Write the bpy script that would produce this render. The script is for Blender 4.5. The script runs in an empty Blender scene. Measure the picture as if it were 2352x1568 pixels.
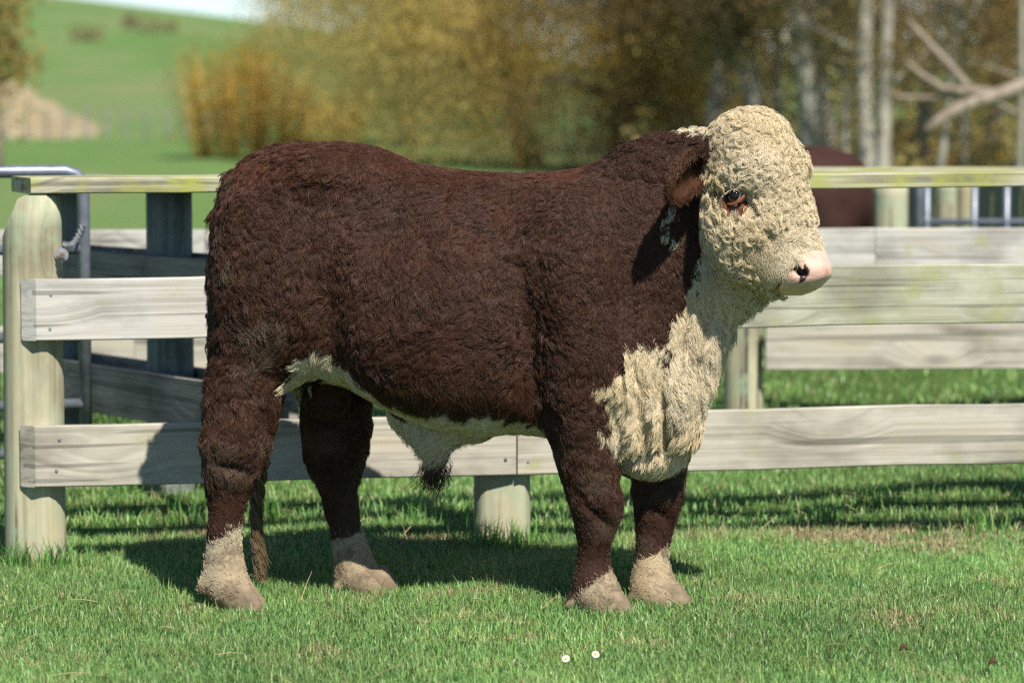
import bpy, bmesh, math, random
import numpy as np
from mathutils import Vector, Matrix
from mathutils.bvhtree import BVHTree

rad = math.radians
rng = np.random.default_rng(7)
random.seed(7)
S = bpy.context.scene
COL = S.collection

# ------------------------------------------------------------------ camera
CAM_H, FPX, HORIZON = 1.617, 7840.0, 110.0        # eye height (m); focal length and horizon row in a 2352 px wide frame
PITCH = math.atan((784 - HORIZON) / FPX)
cam = bpy.data.cameras.new('camera')
cam_o = bpy.data.objects.new('camera', cam); COL.objects.link(cam_o)
cam_o.location = (0, 0, CAM_H)
cam_o.rotation_euler = (math.pi / 2 - PITCH, 0, 0)
cam.sensor_width = 36; cam.lens = FPX / 2352 * 36
cam.clip_start = 0.1; cam.clip_end = 3000
cam.dof.use_dof = True; cam.dof.focus_distance = 9.75; cam.dof.aperture_fstop = 2.9
S.camera = cam_o

# ------------------------------------------------------------------ world, sun, exposure
SUN_AZ, SUN_EL = rad(24), rad(51)                 # azimuth to the right of straight behind the camera
sun_dir = Vector((math.sin(SUN_AZ) * math.cos(SUN_EL), -math.cos(SUN_AZ) * math.cos(SUN_EL), math.sin(SUN_EL)))
w = bpy.data.worlds.new('World'); S.world = w; w.use_nodes = True
wn = w.node_tree.nodes; wl = w.node_tree.links
sky = wn.new('ShaderNodeTexSky'); sky.sky_type = 'NISHITA'; sky.sun_disc = False
sky.sun_elevation = SUN_EL; sky.sun_rotation = math.atan2(sun_dir.x, sun_dir.y)
sky.air_density = 0.55; sky.dust_density = 0.05; sky.ozone_density = 2.0; sky.altitude = 200
wl.new(sky.outputs[0], wn['Background'].inputs[0]); wn['Background'].inputs[1].default_value = 0.095
sl = bpy.data.lights.new('sun', 'SUN'); sl.energy = 5.0; sl.angle = rad(0.55); sl.color = (1.0, 0.95, 0.87)
so = bpy.data.objects.new('sun', sl); COL.objects.link(so)
so.rotation_euler = sun_dir.to_track_quat('Z', 'Y').to_euler()
S.view_settings.view_transform = 'Standard'; S.view_settings.look = 'None'
S.view_settings.exposure = 0.48; S.view_settings.gamma = 1.0
S.cycles.max_bounces = 6; S.cycles.diffuse_bounces = 3; S.cycles.glossy_bounces = 2
S.cycles.transmission_bounces = 3; S.cycles.transparent_max_bounces = 4
S.cycles.use_denoising = False; S.cycles.pixel_filter_type = 'BLACKMAN_HARRIS'; S.cycles.filter_width = 1.35
S.cycles_curves.shape = 'RIBBONS'; S.cycles_curves.subdivisions = 2

# ------------------------------------------------------------------ helpers
def W(px, py, Y):
    """the point at distance Y in front of the camera that lies on the ray through (px, py) of a 2352 px wide frame"""
    dx, dy = px - 1176.0, py - 784.0
    c, s = math.cos(PITCH), math.sin(PITCH)
    r = Vector((dx, FPX * c - dy * s, -FPX * s - dy * c))
    return Vector((0, 0, CAM_H)) + r * (Y / r.y)
def PXM(Y): return Y / FPX                        # metres per pixel at distance Y

def new_mesh(name, V, F, mat=None, parent=None, smooth=False):
    me = bpy.data.meshes.new(name)
    V = np.asarray(V, dtype=np.float32); F = np.asarray(F, dtype=np.int32) if not isinstance(F, list) else F
    if isinstance(F, np.ndarray):
        n = F.shape[1]
        me.vertices.add(len(V)); me.vertices.foreach_set('co', V.ravel())
        me.loops.add(F.size); me.loops.foreach_set('vertex_index', F.ravel())
        me.polygons.add(len(F)); me.polygons.foreach_set('loop_start', np.arange(len(F), dtype=np.int32) * n)
        me.update(calc_edges=True)
    else:
        me.from_pydata(V.tolist(), [], F); me.update()
    if smooth: me.polygons.foreach_set('use_smooth', np.ones(len(me.polygons), dtype=bool))
    if mat: me.materials.append(mat)
    o = bpy.data.objects.new(name, me); COL.objects.link(o)
    if parent: o.parent = parent
    return o
def tag(o, label=None, cat=None, group=None, kind=None):
    if label: o['label'] = label
    if cat: o['category'] = cat
    if group: o['group'] = group
    if kind: o['kind'] = kind
    return o
def empty(name, loc, rz=0):
    o = bpy.data.objects.new(name, None); COL.objects.link(o)
    o.location = loc; o.rotation_euler = (0, 0, rz); o.empty_display_size = 0.1
    return o
def set_col(me, name, C, domain='POINT'):
    a = me.attributes.new(name, 'FLOAT_COLOR', domain)
    C4 = np.ones((len(C), 4), dtype=np.float32); C4[:, :3] = C
    a.data.foreach_set('color', C4.ravel())

def vnoise(P, scale=1.0, seed=0):
    """smooth value noise in [0,1] on points P (n,3)"""
    q = np.asarray(P, dtype=np.float64) * scale + 1000.0 + seed * 17.31
    i = np.floor(q).astype(np.int64); f = q - i; f = f * f * (3 - 2 * f)
    def h(ix, iy, iz):
        n = (ix * 374761393 + iy * 668265263 + iz * 2147483647 + seed * 974711) & 0x7fffffff
        n = ((n ^ (n >> 13)) * 1274126177) & 0x7fffffff
        return ((n ^ (n >> 16)) & 0xffff) / 65535.0
    r = 0
    for a in (0, 1):
        for b in (0, 1):
            for c in (0, 1):
                r = r + h(i[:, 0] + a, i[:, 1] + b, i[:, 2] + c) * (f[:, 0] if a else 1 - f[:, 0]) * (f[:, 1] if b else 1 - f[:, 1]) * (f[:, 2] if c else 1 - f[:, 2])
    return r
def in_poly(u, v, poly):
    p = np.asarray(poly, dtype=float); inside = np.zeros(len(u), bool); j = len(p) - 1
    for i in range(len(p)):
        xi, yi = p[i]; xj, yj = p[j]
        c = ((yi > v) != (yj > v)) & (u < (xj - xi) * (v - yi) / (yj - yi + 1e-9) + xi)
        inside ^= c; j = i
    return inside
def norm_rows(A): return A / (np.linalg.norm(A, axis=1, keepdims=True) + 1e-9)

# ------------------------------------------------------------------ materials
def mat(name, rough=0.8, spec=0.3):
    m = bpy.data.materials.new(name); m.use_nodes = True
    b = m.node_tree.nodes['Principled BSDF']
    b.inputs['Roughness'].default_value = rough; b.inputs['Specular IOR Level'].default_value = spec
    return m, m.node_tree.nodes, m.node_tree.links, b
def ramp(n, stops):
    r = n.new('ShaderNodeValToRGB'); e = r.color_ramp.elements
    while len(e) < len(stops): e.new(0.5)
    for el, (p, c) in zip(e, stops): el.position = p; el.color = (*c, 1)
    return r
def mixc(n, l, fac, a, b, blend='MIX'):
    m = n.new('ShaderNodeMix'); m.data_type = 'RGBA'; m.blend_type = blend
    for sock, val in ((m.inputs[0], fac), (m.inputs[6], a), (m.inputs[7], b)):
        if hasattr(val, 'links'): l.new(val, sock)
        elif isinstance(val, (int, float)): sock.default_value = val
        else: sock.default_value = (*val, 1)
    return m.outputs[2]
def mth(n, l, op, a, b=None, c=None):
    m = n.new('ShaderNodeMath'); m.operation = op
    for i, v in enumerate((a, b, c)):
        if v is None: continue
        if hasattr(v, 'links'): l.new(v, m.inputs[i])
        else: m.inputs[i].default_value = v
    return m.outputs[0]
def noise(n, l, vec, scale, detail=4, rough=0.55, dist=0):
    t = n.new('ShaderNodeTexNoise'); t.inputs['Scale'].default_value = scale; t.inputs['Detail'].default_value = detail
    t.inputs['Roughness'].default_value = rough; t.inputs['Distortion'].default_value = dist
    if vec: l.new(vec, t.inputs['Vector'])
    return t.outputs['Fac']
def mapping(n, l, vec, scale=(1, 1, 1), loc=None):
    m = n.new('ShaderNodeMapping'); l.new(vec, m.inputs['Vector']); m.inputs['Scale'].default_value = scale
    if loc is not None:
        if hasattr(loc, 'links'): l.new(loc, m.inputs['Location'])
        else: m.inputs['Location'].default_value = loc
    return m.outputs[0]
def bump(n, l, b, h, strength, dist):
    bp = n.new('ShaderNodeBump'); bp.inputs['Strength'].default_value = strength; bp.inputs['Distance'].default_value = dist
    l.new(h, bp.inputs['Height']); l.new(bp.outputs[0], b.inputs['Normal'])

def wood_mat(name, light, dark, lichen=0.0, axis='X', lich_col=(0.36, 0.36, 0.12), crack=0.5):
    """weathered sawn pine: grain along the object's long axis, growth bands, knots, stains, lichen"""
    m, n, l, b = mat(name, 0.85, 0.2)
    tc = n.new('ShaderNodeTexCoord'); oi = n.new('ShaderNodeObjectInfo')
    off = n.new('ShaderNodeCombineXYZ')
    l.new(mth(n, l, 'MULTIPLY', oi.outputs['Random'], 37.0), off.inputs[0]); l.new(mth(n, l, 'MULTIPLY', oi.outputs['Random'], 13.0), off.inputs[2])
    vec = tc.outputs['Object']
    g = (0.55, 16, 42) if axis == 'X' else (34, 34, 0.6)
    kv = mapping(n, l, vec, (1.9, 0.6, 4.5) if axis == 'X' else (4, 4, 1.3), off.outputs[0])
    vor = n.new('ShaderNodeTexVoronoi'); vor.inputs['Scale'].default_value = 1.0; l.new(kv, vor.inputs['Vector'])
    kd = vor.outputs['Distance']
    knot = n.new('ShaderNodeMapRange'); l.new(kd, knot.inputs[0]); knot.inputs[1].default_value = 0.05; knot.inputs[2].default_value = 0.14
    knot.inputs[3].default_value = 1; knot.inputs[4].default_value = 0
    ring = n.new('ShaderNodeMapRange'); l.new(kd, ring.inputs[0]); ring.inputs[1].default_value = 0.0; ring.inputs[2].default_value = 0.45
    ring.inputs[3].default_value = 0.6; ring.inputs[4].default_value = 0
    wv = n.new('ShaderNodeVectorMath'); wv.operation = 'ADD'; gm = mapping(n, l, vec, g, off.outputs[0]); l.new(gm, wv.inputs[0])
    cx = n.new('ShaderNodeCombineXYZ'); l.new(mth(n, l, 'MULTIPLY', ring.outputs[0], 6.0), cx.inputs[2 if axis == 'X' else 0]); l.new(cx.outputs[0], wv.inputs[1])
    gr = noise(n, l, wv.outputs[0], 1.0, 6, 0.62, 0.4)
    fine = noise(n, l, mapping(n, l, vec, (6, 90, 140) if axis == 'X' else (140, 140, 5), off.outputs[0]), 1.0, 3)
    c0 = ramp(n, [(0.36, dark), (0.50, light), (0.66, tuple(min(1, x * 1.12) for x in light))]); l.new(gr, c0.inputs[0])
    c1 = mixc(n, l, mth(n, l, 'MULTIPLY', fine, 0.35), c0.outputs[0], tuple(x * 0.55 for x in dark))
    blot = noise(n, l, mapping(n, l, vec, (1.5, 2, 3) if axis == 'X' else (3, 3, 1.5), off.outputs[0]), 1.6, 4, 0.6)
    br = ramp(n, [(0.35, (0.62, 0.60, 0.58)), (0.55, (1, 1, 1)), (0.75, (1.0, 0.93, 0.82))]); l.new(blot, br.inputs[0])
    c2 = mixc(n, l, 1.0, c1, br.outputs[0], 'MULTIPLY')
    c3 = mixc(n, l, mth(n, l, 'MULTIPLY', knot.outputs[0], 0.65), c2, tuple(x * 0.5 for x in dark))
    if crack > 0:
        ck = noise(n, l, mapping(n, l, vec, (0.8, 20, 38) if axis == 'X' else (30, 30, 0.7), off.outputs[0]), 1.0, 2, 0.4)
        cr = n.new('ShaderNodeMapRange'); l.new(ck, cr.inputs[0]); cr.inputs[1].default_value = 0.60; cr.inputs[2].default_value = 0.64
        cr.inputs[4].default_value = crack
        c3 = mixc(n, l, cr.outputs[0], c3, (0.05, 0.045, 0.035))
    if lichen > 0:
        ln = noise(n, l, mapping(n, l, vec, (5, 5, 5), off.outputs[0]), 1.4, 5, 0.65)
        lr = n.new('ShaderNodeMapRange'); l.new(ln, lr.inputs[0]); lr.inputs[1].default_value = 0.62 - 0.25 * lichen; lr.inputs[2].default_value = 0.80 - 0.2 * lichen
        lr.inputs[4].default_value = 0.85
        c3 = mixc(n, l, lr.outputs[0], c3, lich_col)
    l.new(c3, b.inputs['Base Color'])
    bump(n, l, b, mth(n, l, 'ADD', gr, mth(n, l, 'MULTIPLY', fine, 0.5)), 0.5, 0.003)
    return m
M = {}
M['rail'] = wood_mat('weathered_rail', (0.54, 0.505, 0.42), (0.40, 0.37, 0.30), 0.08)
M['rail_grey'] = wood_mat('grey_rail', (0.58, 0.56, 0.51), (0.43, 0.415, 0.375), 0.08)
M['rail_green'] = wood_mat('greenish_rail', (0.48, 0.48, 0.37), (0.33, 0.335, 0.24), 0.45, lich_col=(0.32, 0.33, 0.14))
M['cap'] = wood_mat('lichened_cap', (0.48, 0.46, 0.34), (0.26, 0.25, 0.17), 0.70, lich_col=(0.36, 0.38, 0.07))
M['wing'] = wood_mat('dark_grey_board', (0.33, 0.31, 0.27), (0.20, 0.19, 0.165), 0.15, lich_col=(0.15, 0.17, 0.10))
M['post'] = wood_mat('treated_post', (0.52, 0.48, 0.33), (0.36, 0.34, 0.22), 0.55, 'Z', (0.36, 0.43, 0.29), 0.9)
M['post_dark'] = wood_mat('shade_coloured_post', (0.26, 0.29, 0.26), (0.16, 0.19, 0.18), 0.3, 'Z', (0.22, 0.28, 0.24))  # shade on the wing post is put into this dark colour; paddock posts share it

def metal_mat():
    m, n, l, b = mat('galvanised_pipe', 0.45, 0.5)
    tc = n.new('ShaderNodeTexCoord'); f = noise(n, l, tc.outputs['Object'], 18, 4)
    r = ramp(n, [(0.3, (0.17, 0.19, 0.23)), (0.7, (0.30, 0.33, 0.37))]); l.new(f, r.inputs[0])
    l.new(r.outputs[0], b.inputs['Base Color']); b.inputs['Metallic'].default_value = 0.55
    return m
M['metal'] = metal_mat()
m, n, l, b = mat('rusty_bolt', 0.7, 0.4); tc = n.new('ShaderNodeTexCoord'); f = noise(n, l, tc.outputs['Object'], 90, 3)
r = ramp(n, [(0.4, (0.16, 0.15, 0.14)), (0.6, (0.30, 0.09, 0.03))]); l.new(f, r.inputs[0]); l.new(r.outputs[0], b.inputs['Base Color']); b.inputs['Metallic'].default_value = 0.4
M['bolt'] = m
m, n, l, b = mat('galvanised_nail', 0.5, 0.5); b.inputs['Base Color'].default_value = (0.35, 0.36, 0.37, 1); b.inputs['Metallic'].default_value = 0.6
M['nail'] = m

def attr_mat(name, attr, rough=0.6, spec=0.3, translucent=0.0, noise_amt=0.0):
    m, n, l, b = mat(name, rough, spec)
    a = n.new('ShaderNodeAttribute'); a.attribute_name = attr
    c = a.outputs['Color']
    if noise_amt:
        tc = n.new('ShaderNodeTexCoord'); f = noise(n, l, tc.outputs['Object'], 60, 4)
        rr = ramp(n, [(0.3, (1 - noise_amt,) * 3), (0.7, (1, 1, 1))]); l.new(f, rr.inputs[0])
        c = mixc(n, l, 1.0, c, rr.outputs[0], 'MULTIPLY')
    l.new(c, b.inputs['Base Color'])
    if translucent:
        t = n.new('ShaderNodeBsdfTranslucent'); l.new(c, t.inputs[0])
        mx = n.new('ShaderNodeMixShader'); mx.inputs[0].default_value = translucent
        out = n['Material Output']; l.new(b.outputs[0], mx.inputs[1]); l.new(t.outputs[0], mx.inputs[2]); l.new(mx.outputs[0], out.inputs[0])
    return m
M['grass'] = attr_mat('grass_blade', 'col', 0.40, 0.45, 0.30)
M['leaf'] = attr_mat('leaf', 'col', 0.8, 0.08, 0.55)
M['skin'] = attr_mat('hide', 'col', 0.75, 0.15, 0, 0.35)
M['fur'] = attr_mat('fur', 'col', 0.42, 0.26)
M['straw'] = attr_mat('straw', 'col', 0.6, 0.3, 0.1)
def bark_mat(name, a, c_):
    m, n, l, b = mat(name, 0.9, 0.1); tc = n.new('ShaderNodeTexCoord')
    f = noise(n, l, mapping(n, l, tc.outputs['Object'], (9, 9, 2)), 1.5, 5, 0.65)
    r = ramp(n, [(0.35, a), (0.65, c_)]); l.new(f, r.inputs[0]); l.new(r.outputs[0], b.inputs['Base Color']); bump(n, l, b, f, 0.6, 0.02)
    return m
M['bark_pale'] = bark_mat('pale_bark', (0.20, 0.18, 0.14), (0.46, 0.43, 0.36))
M['bark_dark'] = bark_mat('dark_bark', (0.05, 0.045, 0.035), (0.12, 0.10, 0.08))
M['bark_bare'] = bark_mat('bare_limb', (0.19, 0.15, 0.11), (0.36, 0.30, 0.235))

def ground_mat():
    m, n, l, b = mat('pasture', 0.95, 0.1); tc = n.new('ShaderNodeTexCoord'); v = tc.outputs['Object']
    f1 = noise(n, l, v, 0.9, 6, 0.65); f2 = noise(n, l, v, 60, 4, 0.7); f3 = noise(n, l, mapping(n, l, v, (1, 0.25, 1)), 0.12, 5, 0.65)
    near = ramp(n, [(0.30, (0.05, 0.08, 0.022)), (0.55, (0.075, 0.13, 0.03)), (0.78, (0.18, 0.15, 0.075))]); l.new(f2, near.inputs[0])
    far = ramp(n, [(0.30, (0.085, 0.165, 0.045)), (0.46, (0.125, 0.23, 0.065)), (0.58, (0.18, 0.235, 0.09)), (0.72, (0.25, 0.24, 0.12))]); l.new(f3, far.inputs[0])
    sp = n.new('ShaderNodeSeparateXYZ'); l.new(v, sp.inputs[0])
    fr = n.new('ShaderNodeMapRange'); l.new(sp.outputs[1], fr.inputs[0]); fr.inputs[1].default_value = 17; fr.inputs[2].default_value = 24
    far2 = mixc(n, l, mth(n, l, 'MULTIPLY', f1, 0.35), far.outputs[0], (0.12, 0.14, 0.05))
    l.new(mixc(n, l, fr.outputs[0], near.outputs[0], far2), b.inputs['Base Color']); bump(n, l, b, f2, 0.5, 0.02)
    return m
M['ground'] = ground_mat()

# ------------------------------------------------------------------ ground: level yard, then a paddock that climbs to a green hill
def ground_z(X, Y):
    X = np.asarray(X, float); Y = np.asarray(Y, float)
    z = 0.012 * np.sin(X * 2.1 + Y * 1.3) + 0.010 * np.sin(X * 4.7 - Y * 3.1 + 1.0)
    z = z * np.clip((Y - 3) / 3, 0, 1)
    t = np.clip((Y - 52) / 250, 0, 1)
    crest = np.maximum(3.7 - 0.125 * (X + 20), 0.4)
    hill = crest * (t * t * (3 - 2 * t)) + 0.22 * np.sin(X * 0.11 + Y * 0.05) * t * (1 - t) * 3 + 0.45 * np.sin(Y * 0.047 + X * 0.05) * t * (1 - t) * 3
    drop = np.clip((Y - 302) / 400, 0, 1) * 14
    return z + hill - drop
def build_ground():
    ys = np.concatenate([np.linspace(-60, 6, 12), np.linspace(6.3, 20, 90), np.linspace(20.6, 60, 45), np.linspace(63, 330, 80), np.linspace(345, 2500, 24)])
    xs = np.concatenate([np.linspace(-900, -30, 22), np.linspace(-28, -4, 26), np.linspace(-3.8, 3.8, 60), np.linspace(4, 28, 26), np.linspace(30, 900, 22)])
    X, Y = np.meshgrid(xs, ys); Z = ground_z(X, Y)
    V = np.stack([X.ravel(), Y.ravel(), Z.ravel()], 1)
    nx = len(xs); i = np.arange(len(ys) - 1)[:, None] * nx + np.arange(nx - 1)[None, :]; i = i.ravel()
    F = np.stack([i, i + 1, i + nx + 1, i + nx], 1)
    o = new_mesh('ground', V, F, M['ground'], None, True); o['kind'] = 'structure'
    return o
build_ground()

# ------------------------------------------------------------------ boards, posts, pipes
def board(name, p0, p1, h, t, m, parent, mitre=0.0, wob=0.003, top=False):
    """sawn board from p0 to p1 (centre line of its front face top..bottom middle); local X runs along it, local -Y is the front"""
    p0 = Vector(p0); p1 = Vector(p1); d = p1 - p0; L = d.length
    ns = max(2, int(L / 0.25)); V = []; F = []
    rs = random.Random(hash((name, round(L, 3), round(p0.x, 3), round(p0.z, 3))) & 0xffff)
    b = min(0.004, t * 0.15)
    prof = [(-t / 2 + b, -h / 2), (t / 2 - b, -h / 2), (t / 2, -h / 2 + b), (t / 2, h / 2 - b), (t / 2 - b, h / 2), (-t / 2 + b, h / 2), (-t / 2, h / 2 - b), (-t / 2, -h / 2 + b)]
    for i in range(ns + 1):
        s = i / ns; x = s * L; wy = rs.uniform(-wob, wob); wz = rs.uniform(-wob, wob) if 0 < i < ns else 0
        for y, z in prof:
            xx = x + (mitre * (0.5 - y / t) * -1 if i == 0 else 0) * -1 * (1) if (i == 0 and mitre) else x
            if i == 0 and mitre: xx = mitre * (0.5 - y / t)
            V.append((xx, y + wy, z + wz))
    for i in range(ns):
        for k in range(8):
            a = i * 8 + k; c = i * 8 + (k + 1) % 8
            F.append((a, c, c + 8, a + 8))
    F.append(tuple(range(7, -1, -1))); F.append(tuple(ns * 8 + k for k in range(8)))
    o = new_mesh(name, V, [list(reversed(f)) for f in F], m, parent)
    dn = d.normalized(); side = Vector((-dn.y, dn.x, 0)).normalized(); up = dn.cross(side)
    if up.z < 0: up = -up; side = -side
    R = Matrix((dn, side, up)).transposed().to_4x4()
    o.matrix_world = Matrix.Translation(p0) @ R
    if parent:
        o.matrix_parent_inverse = Matrix.Identity(4)
        o.matrix_basis = parent_inv(parent) @ (Matrix.Translation(p0) @ R)
    return o
def parent_inv(p):
    return (Matrix.Translation(p.location) @ p.rotation_euler.to_matrix().to_4x4()).inverted()
def post(name, x, y, r, h, m, parent=None, cut=None, taper=0.06, flat=None, z0=-0.25, seed=1):
    """round timber post, slightly out of true, with an optional sloping saw cut off its top"""
    rs = random.Random(seed); N = 26; V = []; F = []; nr = 14
    ph = [rs.uniform(0, 6.28) for _ in range(3)]
    for i in range(nr + 1):
        s = i / nr; z = z0 + (h - z0) * s
        for k in range(N):
            a = 2 * math.pi * k / N
            rr = r * (1 + taper * (1 - s)) * (1 + 0.018 * math.sin(2 * a + ph[0]) + 0.012 * math.sin(3 * a + ph[1] + z * 2))
            vx, vy = rr * math.cos(a), rr * math.sin(a)
            if flat is not None: vy = max(vy, flat)
            vz = z
            if cut is not None: vz = min(z, cut(vx, vy))
            V.append((vx, vy, vz))
    for i in range(nr):
        for k in range(N):
            a = i * N + k; c = i * N + (k + 1) % N; F.append([a, c, c + N, a + N])
    F.append([nr * N + k for k in range(N)])
    o = new_mesh(name, V, F, m, parent, False)
    me = o.data
    for p in me.polygons: p.use_smooth = len(p.vertices) == 4
    loc = Vector((x, y, 0))
    o.location = (parent_inv(parent) @ loc) if parent else loc
    return o
def tube(pts, r, N=10, caps=True):
    pts = [Vector(p) for p in pts]; V = []; F = []
    rr = r if hasattr(r, '__len__') else [r] * len(pts); prev = None
    for i, p in enumerate(pts):
        t = (pts[min(i + 1, len(pts) - 1)] - pts[max(i - 1, 0)]).normalized()
        if prev is None: s = t.cross(Vector((0, 0, 1))) if abs(t.z) < 0.9 else t.cross(Vector((1, 0, 0)))
        else: s = prev - t * prev.dot(t)
        s.normalize(); u = t.cross(s); prev = s
        for k in range(N):
            a = 2 * math.pi * k / N; V.append(p + (s * math.cos(a) + u * math.sin(a)) * rr[i])
    for i in range(len(pts) - 1):
        for k in range(N):
            a = i * N + k; c = i * N + (k + 1) % N; F.append([a, c, c + N, a + N])
    if caps: F.append([k for k in range(N)][::-1]); F.append([(len(pts) - 1) * N + k for k in range(N)])
    return V, F
def tube_obj(name, pts, r, m, parent=None, N=10):
    V, F = tube(pts, r, N); o = new_mesh(name, V, F, m, parent, True)
    if parent: o.matrix_parent_inverse = parent_inv(parent)
    return o
def nail(p, nrm, parent, r=0.006):
    V, F = tube([p, p + nrm * 0.004], [r, r * 0.7], 8)
    o = new_mesh('nail_head', V, F, M['nail'], parent, False); o.matrix_parent_inverse = parent_inv(parent); return o

FA = math.atan(0.2)                               # the near fence runs away to the right
def FY(x): return 11.0 + 0.2 * x
fdir = Vector((math.cos(FA), math.sin(FA), 0)); fnrm = Vector((math.sin(FA), -math.cos(FA), 0))
def on_fence(px, py, off=0.0):
    """point on the near fence's front plane (shifted back by off) on the ray through a pixel"""
    a = W(px, py, 1.0) - Vector((0, 0, CAM_H)); c = Vector((0, 11.0, 0)) - fnrm * off - Vector((0, 0, CAM_H))
    return Vector((0, 0, CAM_H)) + a * (c.dot(fnrm) / a.dot(fnrm))
def near_fence():
    g = empty('rail_fence', (on_fence(80, 1275).x, FY(on_fence(80, 1275).x), 0))
    tag(g, 'weathered timber rail fence directly behind the brown bull', 'fence')
    t = 0.036
    def rail(x0, yt0, yb0, x1, yt1, yb1, m, mitre=0.0, name='rail'):
        a = on_fence(x0, (yt0 + yb0) / 2); c = on_fence(x1, (yt1 + yb1) / 2)
        h = (yb0 - yt0) * PXM(a.y)
        return board(name, a - fnrm * t / 2, c - fnrm * t / 2, h, t, m, g, mitre)
    rail(50, 642, 784, 1178, 622, 762, M['rail_grey'], 0.045)
    rail(1180, 622, 762, 3300, 592, 724, M['rail_green'])
    rail(48, 978, 1121, 1186, 951, 1094, M['rail'], 0.045)
    rail(1189, 951, 1093, 3300, 903, 1040, M['rail'])
    # flat cap along the top of the posts
    cw = 0.2
    for x0, x1, ml in ((34, 1177, 0.05), (1179, 3300, 0)):
        ya = 409 + (x0 - 34) * (393 - 409) / 2318; yb = ya + 38; ya1 = 409 + (x1 - 34) * (393 - 409) / 2318
        a = on_fence(x0, (ya + yb) / 2, 0.028); c = on_fence(x1, ya1 + 19, 0.028)
        board('cap_rail', a - fnrm * cw / 2, c - fnrm * cw / 2, 0.05, cw, M['cap'], g, ml)
    # posts stand behind the rails
    p = on_fence(82, 1200, t + 0.083)
    topz = on_fence(82, 447, 0.1).z
    post('post', p.x, p.y, 0.092, topz, M['post'], g, cut=lambda x, y: topz + min(0, (x + 0.028)) * 2.1, flat=-0.082, seed=3)
    p = on_fence(1154, 1200, t + 0.072)
    post('post', p.x, p.y, 0.090, topz + 0.005, M['post'], g, flat=-0.070, seed=5)
    p = on_fence(2640, 1200, t + 0.095)
    post('post', p.x, p.y, 0.090, topz + 0.005, M['post'], g, seed=6)
    for px, py in ((117, 677), (115, 755), (137, 1009), (130, 1080), (1162, 1053), (1213, 1060), (1160, 985), (1212, 990)):
        nail(on_fence(px, py), fnrm, g)
    # bolt with a rusty end through the end post
    q = on_fence(141, 585, 0.06)
    V, F = tube([q, q + fnrm * 0.012], 0.022, 16); o = new_mesh('washer', V, F, M['nail'], g); o.matrix_parent_inverse = parent_inv(g)
    V, F = tube([q + fnrm * 0.012, q + fnrm * 0.03], 0.015, 6); o = new_mesh('bolt_nut', V, F, M['nail'], g); o.matrix_parent_inverse = parent_inv(g)
    V, F = tube([q + fnrm * 0.03, q + fnrm * 0.045], 0.008, 10); o = new_mesh('bolt_end', V, F, M['bolt'], g); o.matrix_parent_inverse = parent_inv(g)
near_fence()

def wing_fence():
    A = Vector((-0.93, 11.42, 0)); D = Vector((-1.88, 13.35, 0))
    g = empty('wing_fence', A); tag(g, 'shaded grey board fence running back behind the left end post', 'fence')
    d = (D - A); dn = d.normalized(); side = Vector((dn.y, -dn.x, 0))     # sunny side
    for z0, z1, h in ((0.905, 0.845, 0.17), (0.49, 0.42, 0.18)):
        for off in (0.0, 0.21):  # second row is added on the sunny side to shade the posts
            board('board', A + side * off + Vector((0, 0, z0 - h / 2)), D + side * off + Vector((0, 0, z1 - h / 2)), h, 0.035, M['wing'], g)
    board('cap_rail', A + side * 0.13 + Vector((0, 0, 1.158)), D + side * 0.13 + Vector((0, 0, 1.10)), 0.04, 0.34, M['wing'], g)  # cap made wide and shifted sunward to shade the posts below it
    for s, r in ((0.42, 0.084), (0.97, 0.084)):
        p = A + d * s + side * 0.105
        post('post', p.x, p.y, r, 1.10, M['post_dark'], g, seed=int(s * 100))
wing_fence()

def far_fence():
    def FY2(x): return 14.5 + 0.05 * x
    g = empty('far_rail_fence', (0.9, 14.6, 0)); tag(g, 'blurred pale rail fence farther back across the yard', 'fence')
    X0, X1 = -4.2, 5.2
    def bd(z0, z1, xa, xb, m, nm='rail', t=0.05, dy=0.0):
        board(nm, (xa, FY2(xa) + dy, (z0 + z1) / 2), (xb, FY2(xb) + dy, (z0 + z1) / 2), z1 - z0, t, m, g)
    for xa, xb in ((X0, -1.3), (-1.298, 1.55), (1.552, X1)):
        bd(0.655, 0.85, xa, xb, M['rail_grey'])
    for xa, xb in ((X0, -1.6), (-1.598, -0.35), (1.085, 3.1), (3.102, X1)): bd(0.245, 0.44, xa, xb, M['rail'])
    board('cap_rail', (0.6, FY2(0.6) + 0.1, 1.08), (X1, FY2(X1) + 0.1, 1.08), 0.05, 0.2, M['cap'], g)
    for px in (-3.0, 1.0, 3.9):
        post('post', px, FY2(px) + (0.115 if px != 1.0 else 0.11), 0.08, 1.05, M['post'], g, seed=int(px * 10) + 50)
    for px in (-1.9, -0.4):
        post('post', px, FY2(px) + 0.115, 0.08, 0.95, M['post'], g, seed=int(px * 10) + 50)
far_fence()

def pipe_gate(name, x0, x1, y0, y1, ztop, zs, xs, r, label, corner=True):
    g = empty(name, (x0, y0, 0)); tag(g, label, 'gate')
    def P(s, z): return Vector((x0 + (x1 - x0) * s, y0 + (y1 - y0) * s, z))
    L = abs(x1 - x0); k = 0.06 / L
    pts = [P(0, 0.18), P(0, ztop - 0.06), P(k * 0.15, ztop - 0.03), P(k * 0.45, ztop - 0.01), P(k, ztop), P(1 - k, ztop), P(1 - k * 0.45, ztop - 0.01), P(1 - k * 0.15, ztop - 0.03), P(1, ztop - 0.06), P(1, 0.18)]
    tube_obj('frame', pts, r, M['metal'], g, 14)
    for z in zs: tube_obj('crossbar', [P(0, z), P(1, z)], r * 0.85, M['metal'], g, 12)
    for s in xs: tube_obj('upright', [P(s, zs[-1]), P(s, ztop)], r * 0.8, M['metal'], g, 12)
    return g
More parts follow.
